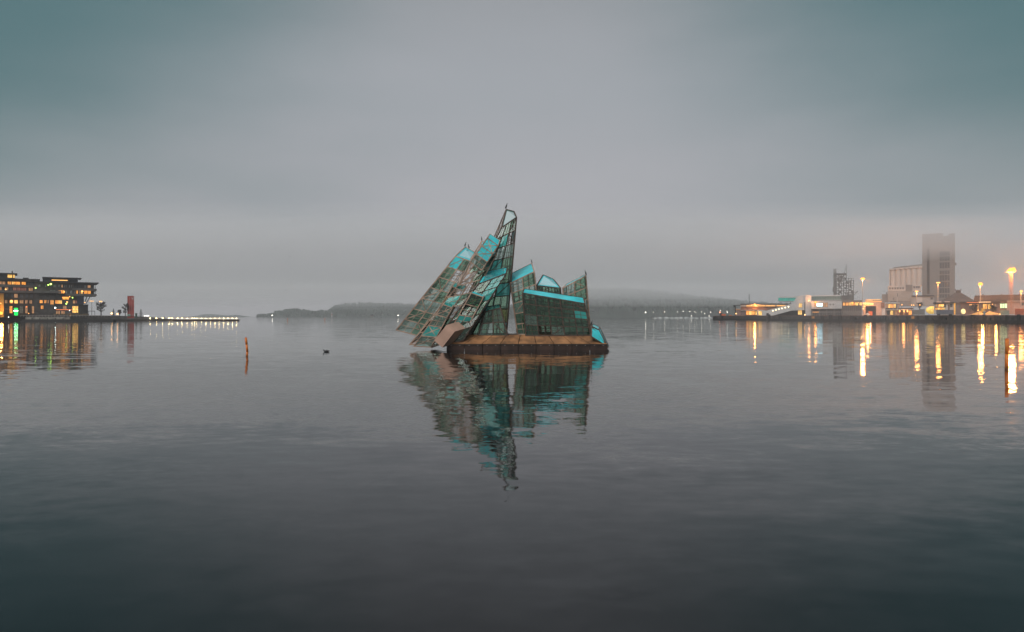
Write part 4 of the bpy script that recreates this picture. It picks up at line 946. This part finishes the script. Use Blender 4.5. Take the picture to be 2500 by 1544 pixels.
npane = 0
def grid_face(c, nu, nv, fb, frame, mats, wts, skip=0, xb=.12, r1=.062):
    global npane
    c = [Vector(a) for a in c]      # bottom-left, bottom-right, top-right, top-left
    P = lambda u, v: (c[0]*(1-u)+c[1]*u)*(1-v)+(c[3]*(1-u)+c[2]*u)*v
    for i in range(nu+1): 
        if 0 < i < nu: fb.bar(P(i/nu,0),P(i/nu,1),r1)
    for j in range(nv+1):
        if 0 < j < nv: fb.bar(P(0,j/nv),P(1,j/nv),r1)
    for i in range(nu): fb.bar(P((i+.5)/nu,0),P((i+.5)/nu,1),.03)
    for j in range(nv):
        if nv < 8: fb.bar(P(0,(j+.5)/nv),P(1,(j+.5)/nv),.03)
    for j in range(nv):
        for i in range(nu):
            if rs.random() < xb: fb.bar(P(i/nu,j/nv),P((i+1)/nu,(j+1)/nv),r1*.8)
            if rs.random() < xb*.6: fb.bar(P((i+1)/nu,j/nv),P(i/nu,(j+1)/nv),r1*.8)
            if rs.random() < skip: continue
            e = .02; q = [P((i+e)/nu,(j+e)/nv),P((i+1-e)/nu,(j+e)/nv),P((i+1-e)/nu,(j+1-e)/nv),P((i+e)/nu,(j+1-e)/nv)]
            q = [v+Vector((0,rs.uniform(-.03,.03),0)) for v in q]
            MB().slab(q,.03).build('pane', rs.choices(mats,wts)[0], frame); npane += 1
def shard(base, top, nu, ns, nv, wts, skip=.06, topmat=G_cyan, back=True, xb=.15, r0=.075, light=0):
    B4 = [Vector(a) for a in base]; T4_ = [Vector(a) for a in top]
    fb = MB()
    for i in range(4):
        fb.bar(B4[i],T4_[i],r0); fb.bar(B4[i],B4[(i+1)%4],r0); fb.bar(T4_[i],T4_[(i+1)%4],r0)
    frame = MB().bar(B4[0],B4[1],r0).build('steel_frame', steel, FS)
    ms_ = [G_dark,G_mid,G_teal,G_cyan,G_oliv]
    grid_face([B4[0],B4[1],T4_[1],T4_[0]],nu,nv,fb,frame,ms_,wts,skip,xb)
    grid_face([B4[1],B4[2],T4_[2],T4_[1]],ns,nv,fb,frame,ms_,wts,skip,xb)
    grid_face([B4[3],B4[0],T4_[0],T4_[3]],ns,nv,fb,frame,ms_,wts,skip,xb)
    if back: grid_face([B4[2],B4[3],T4_[3],T4_[2]],max(1,nu-1),max(2,nv//2),fb,frame,ms_,wts,skip+.1,xb)
    MB().slab(T4_,.04).build('top_pane', topmat, frame)
    # inner struts seen through the glass, in paler galvanised bars
    ib = MB()
    for j in range(1,nv):
        v = j/nv; Q = [B4[k].lerp(T4_[k],v) for k in range(4)]
        for u in [k/max(1,nu) for k in range(nu+1)][::1]:
            ib.bar(Q[0].lerp(Q[1],u),Q[3].lerp(Q[2],u),.035); ib.bar(Q[0].lerp(Q[1],u),(B4[3].lerp(T4_[3],min(1,v+1/nv))).lerp(B4[2].lerp(T4_[2],min(1,v+1/nv)),u),.026)
        if j%2: ib.bar(Q[0],Q[2],.04)
        ib.bar(Q[3],Q[2],.05); ib.bar(Q[0].lerp(Q[3],.3),Q[1].lerp(Q[2],.3),.035)
    for k in range(1, nu*2): u = k/(nu*2); ib.bar(B4[3].lerp(B4[2],u),T4_[3].lerp(T4_[2],u),.045)
    ib.build('inner_struts', galv if light or nv % 2 else steel, frame)
    # write the whole frame mesh
    me = frame.data; o0 = FS.location
    nm = bpy.data.meshes.new('steel_frame'); nm.from_pydata([tuple(a-o0) for a in fb.v],[],fb.f); nm.materials.append(tan_steel if light else bar_steel); frame.data = nm
    return B4, T4_
dk = (64,20,6,2,1); md = (30,52,9,7,2)
q4 = lambda a,b_,c,d_,df,db: [W(*a,df),W(*b_,df),W(*c,db),W(*d_,db)]
S1 = shard(q4((1092,820),(1236,820),(1232,815),(1104,815),64.5,69), q4((1225,556),(1261,531),(1255,517),(1236,512),66,68), 3,1,9, (44,30,14,7,4), .16, G_teal, False, .18)
S2 = shard(q4((1000,842),(1092,836),(1104,815),(1036,815),63,66.5), q4((1163,642),(1212,622),(1206,600),(1176,590),64.5,67), 2,1,7, md, .30, G_cyan, False, .3, light=1)
S3 = shard(q4((967,806),(1036,824),(1060,808),(985,801),65.5,70), q4((1112,626),(1154,640),(1160,618),(1136,604),66.5,69.5), 2,1,7, md, .2, G_cyan, False, .3, light=1)
S4 = shard(q4((1054,846),(1130,832),(1150,822),(1078,826),61.8,64), q4((1168,694),(1236,668),(1238,654),(1186,664),62.8,65), 2,1,5, dk, .05, G_cyan, False, .12)
S5 = shard(q4((1264,817),(1322,817),(1318,812),(1262,812),64.6,69), q4((1246,692),(1304,664),(1298,644),(1250,668),65,68.5), 2,1,5, md, .12, G_cyan, True, .12, light=1)
S6 = shard(q4((1318,817),(1376,817),(1372,812),(1316,812),65.2,69), q4((1310,698),(1368,704),(1350,682),(1326,672),65.6,68), 2,1,4, dk, .08, G_cyan, False, .15)
S7 = shard(q4((1376,817),(1442,816),(1438,812),(1374,812),64.8,69), q4((1374,704),(1430,674),(1428,672),(1384,694),65.4,68.5), 2,1,5, md, .12, G_cyan, False, .1, light=1)
S8 = shard(q4((1284,820),(1442,819),(1438,813),(1290,813),62.9,64.4), q4((1276,716),(1428,742),(1424,728),(1280,706),63.1,64.4), 5,1,4, (74,14,9,2,1), .03, G_cyan, False, .06)
S9 = shard(q4((1168,820),(1240,820),(1236,815),(1174,815),63,65), q4((1184,762),(1222,752),(1220,744),(1188,750),63.2,65), 2,1,2, (40,15,30,10,5), .05, G_teal, False, .2)
S10 = shard(q4((1444,822),(1484,848),(1486,846),(1452,818),61.6,65), q4((1444,797),(1462,806),(1464,800),(1448,792),61.9,65), 1,1,1, (0,0,1,6,0), 0, G_cyan, False, .3)
S11 = shard(q4((1010,846),(1052,848),(1066,838),(1026,838),62.4,64), q4((1082,744),(1104,752),(1110,738),(1092,732),63,64.6), 1,1,4, (14,34,22,10,5), .15, G_teal, True, .5, .06, 1)
S12 = shard(q4((1092,822),(1128,824),(1134,818),(1100,816),62.2,63.6), q4((1150,716),(1180,726),(1184,716),(1158,708),62.0,63.4), 1,1,4, (20,25,20,12,2), .2, G_cyan, False, .4, .06, 1)
S13 = shard(q4((1148,640),(1176,660),(1184,650),(1156,630),63.2,64.6), q4((1190,582),(1216,600),(1220,588),(1196,572),63.6,65), 1,1,3, (10,30,20,20,2), .1, G_cyan, True, .5, .06, 1)
S14 = shard(q4((1030,822),(1064,830),(1072,820),(1040,812),63.6,65), q4((1104,700),(1132,712),(1138,700),(1112,690),64,65.4), 1,1,5, (14,40,16,8,6), .2, G_teal, False, .5, .06, 1)
# plain brown steel boxes on the left of the pontoon
boxm = mat('brown_sheet_steel', (.46,.29,.22), .5, .2, .15, .8)
for cs in (((1060,832),(1090,794),(1110,810),(1080,849)), ((1040,840),(1064,812),(1076,822),(1054,850))):
    b = MB(); dd = 60.6 if cs[0][0] == 1060 else 63.6
    q = [W(a,c,dd) for a,c in cs]; q2 = [v+Vector((1.6,2.6,.5)) for v in q]
    b.add(q+q2,[(0,1,2,3),(7,6,5,4),(0,4,5,1),(1,5,6,2),(2,6,7,3),(3,7,4,0)]); b.build('ballast_box', boxm, FS)
# pontoon: deck, sloping rust plates, side plates with bolts
rustA = mat('orange_rust_plate', (.25,.12,.05), .75, .1, .65, 1.1, bump=.3); rustB = mat('dark_rust_plate', (.034,.017,.012), .7, .1, .5, 1.4, bump=.3)
yf = 61.5
xo0, xo1 = PX(1090,yf), PX(1484,yf); xi0, xi1 = xo0+1.6, xo1-1.5; zE, zD = .54, 1.30; yi = yf+1.6; yb_2 = 71
MB().box(xi0,xi1,yi,yb_2-1.4,-.6,zD-.01).build('deck', mat('deck_plate',(.14,.11,.09),.7,.1,.4,.8), FS)
nP = 9
for i in range(nP):
    u0, u1 = i/nP, (i+1)/nP; g_ = .028
    a0, a1 = xo0+(xo1-xo0)*u0+g_, xo0+(xo1-xo0)*u1-g_; b0, b1 = xi0+(xi1-xi0)*u0+g_, xi0+(xi1-xi0)*u1-g_
    MB().slab([(a0,yf,zE),(a1,yf,zE),(b1,yi,zD),(b0,yi,zD)],.04).build('sloping_plate', rustA, FS)
    sp = MB().box(a0,a1,yf+.02,yf+.1,-.4,zE-.04).build('side_plate', rustB, FS)
    bl_ = MB()
    for k in range(2): bl_.bar((a0+(a1-a0)*(.25+.5*k),yf+.03,.42),(a0+(a1-a0)*(.25+.5*k),yf-.02,.42),.035,8)
    bl_.build('bolt', galv, sp)
MB().slab([(xo0,yf,zE),(xi0,yi,zD),(xi0,yb_2-1.5,zD),(xo0,yb_2,zE)],.04).build('sloping_plate', rustA, FS)
MB().slab([(xo1,yf,zE),(xi1,yi,zD),(xi1,yb_2-1.5,zD),(xo1,yb_2,zE)],.04).build('sloping_plate', rustA, FS)
MB().box(xo0,xo0+.08,yf+.1,yb_2,-.4,zE-.04).build('side_plate', rustB, FS); MB().box(xo1-.08,xo1,yf+.1,yb_2,-.4,zE-.04).build('side_plate', rustB, FS); MB().box(xo0,xo1,yb_2,yb_2+.08,-.4,zE-.04).build('side_plate', rustB, FS)
MB().box(xo0,xo1,yf-.03,yf+.02,zE-.1,zE-.03).build('rubbing_strip', dark_steel, FS)
MB().bar(W(1487,846,61),W(1487,862,61)+Vector((0,0,-.2)),.03,5).build('mooring_cable', galv, FS)
print('panes', npane)
top = lambda S, k: S[1][k]+Vector((0,0,.06))
cormorant(top(S1,3), 'black bird perched on the very top of the tallest glass shard', .3)
cormorant(top(S3,3), 'left black bird of the pair on the leftmost shard', .2, .8); cormorant(top(S3,3).lerp(top(S3,2),.35), 'right black bird of the pair on the leftmost shard', 2.6, .8)
cormorant(top(S2,3), 'black bird on the second shard from the left', 1.8, .75)
cormorant(top(S7,1), 'black bird perched on the rightmost tall shard', 3.0, .8)
cormorant(top(S10,0), 'black bird low on the small cyan wedge at the right end of the pontoon', 0.1, .85)
cormorant(top(S5,2), 'small black bird on the first shard right of the gap', 3.4, .6)
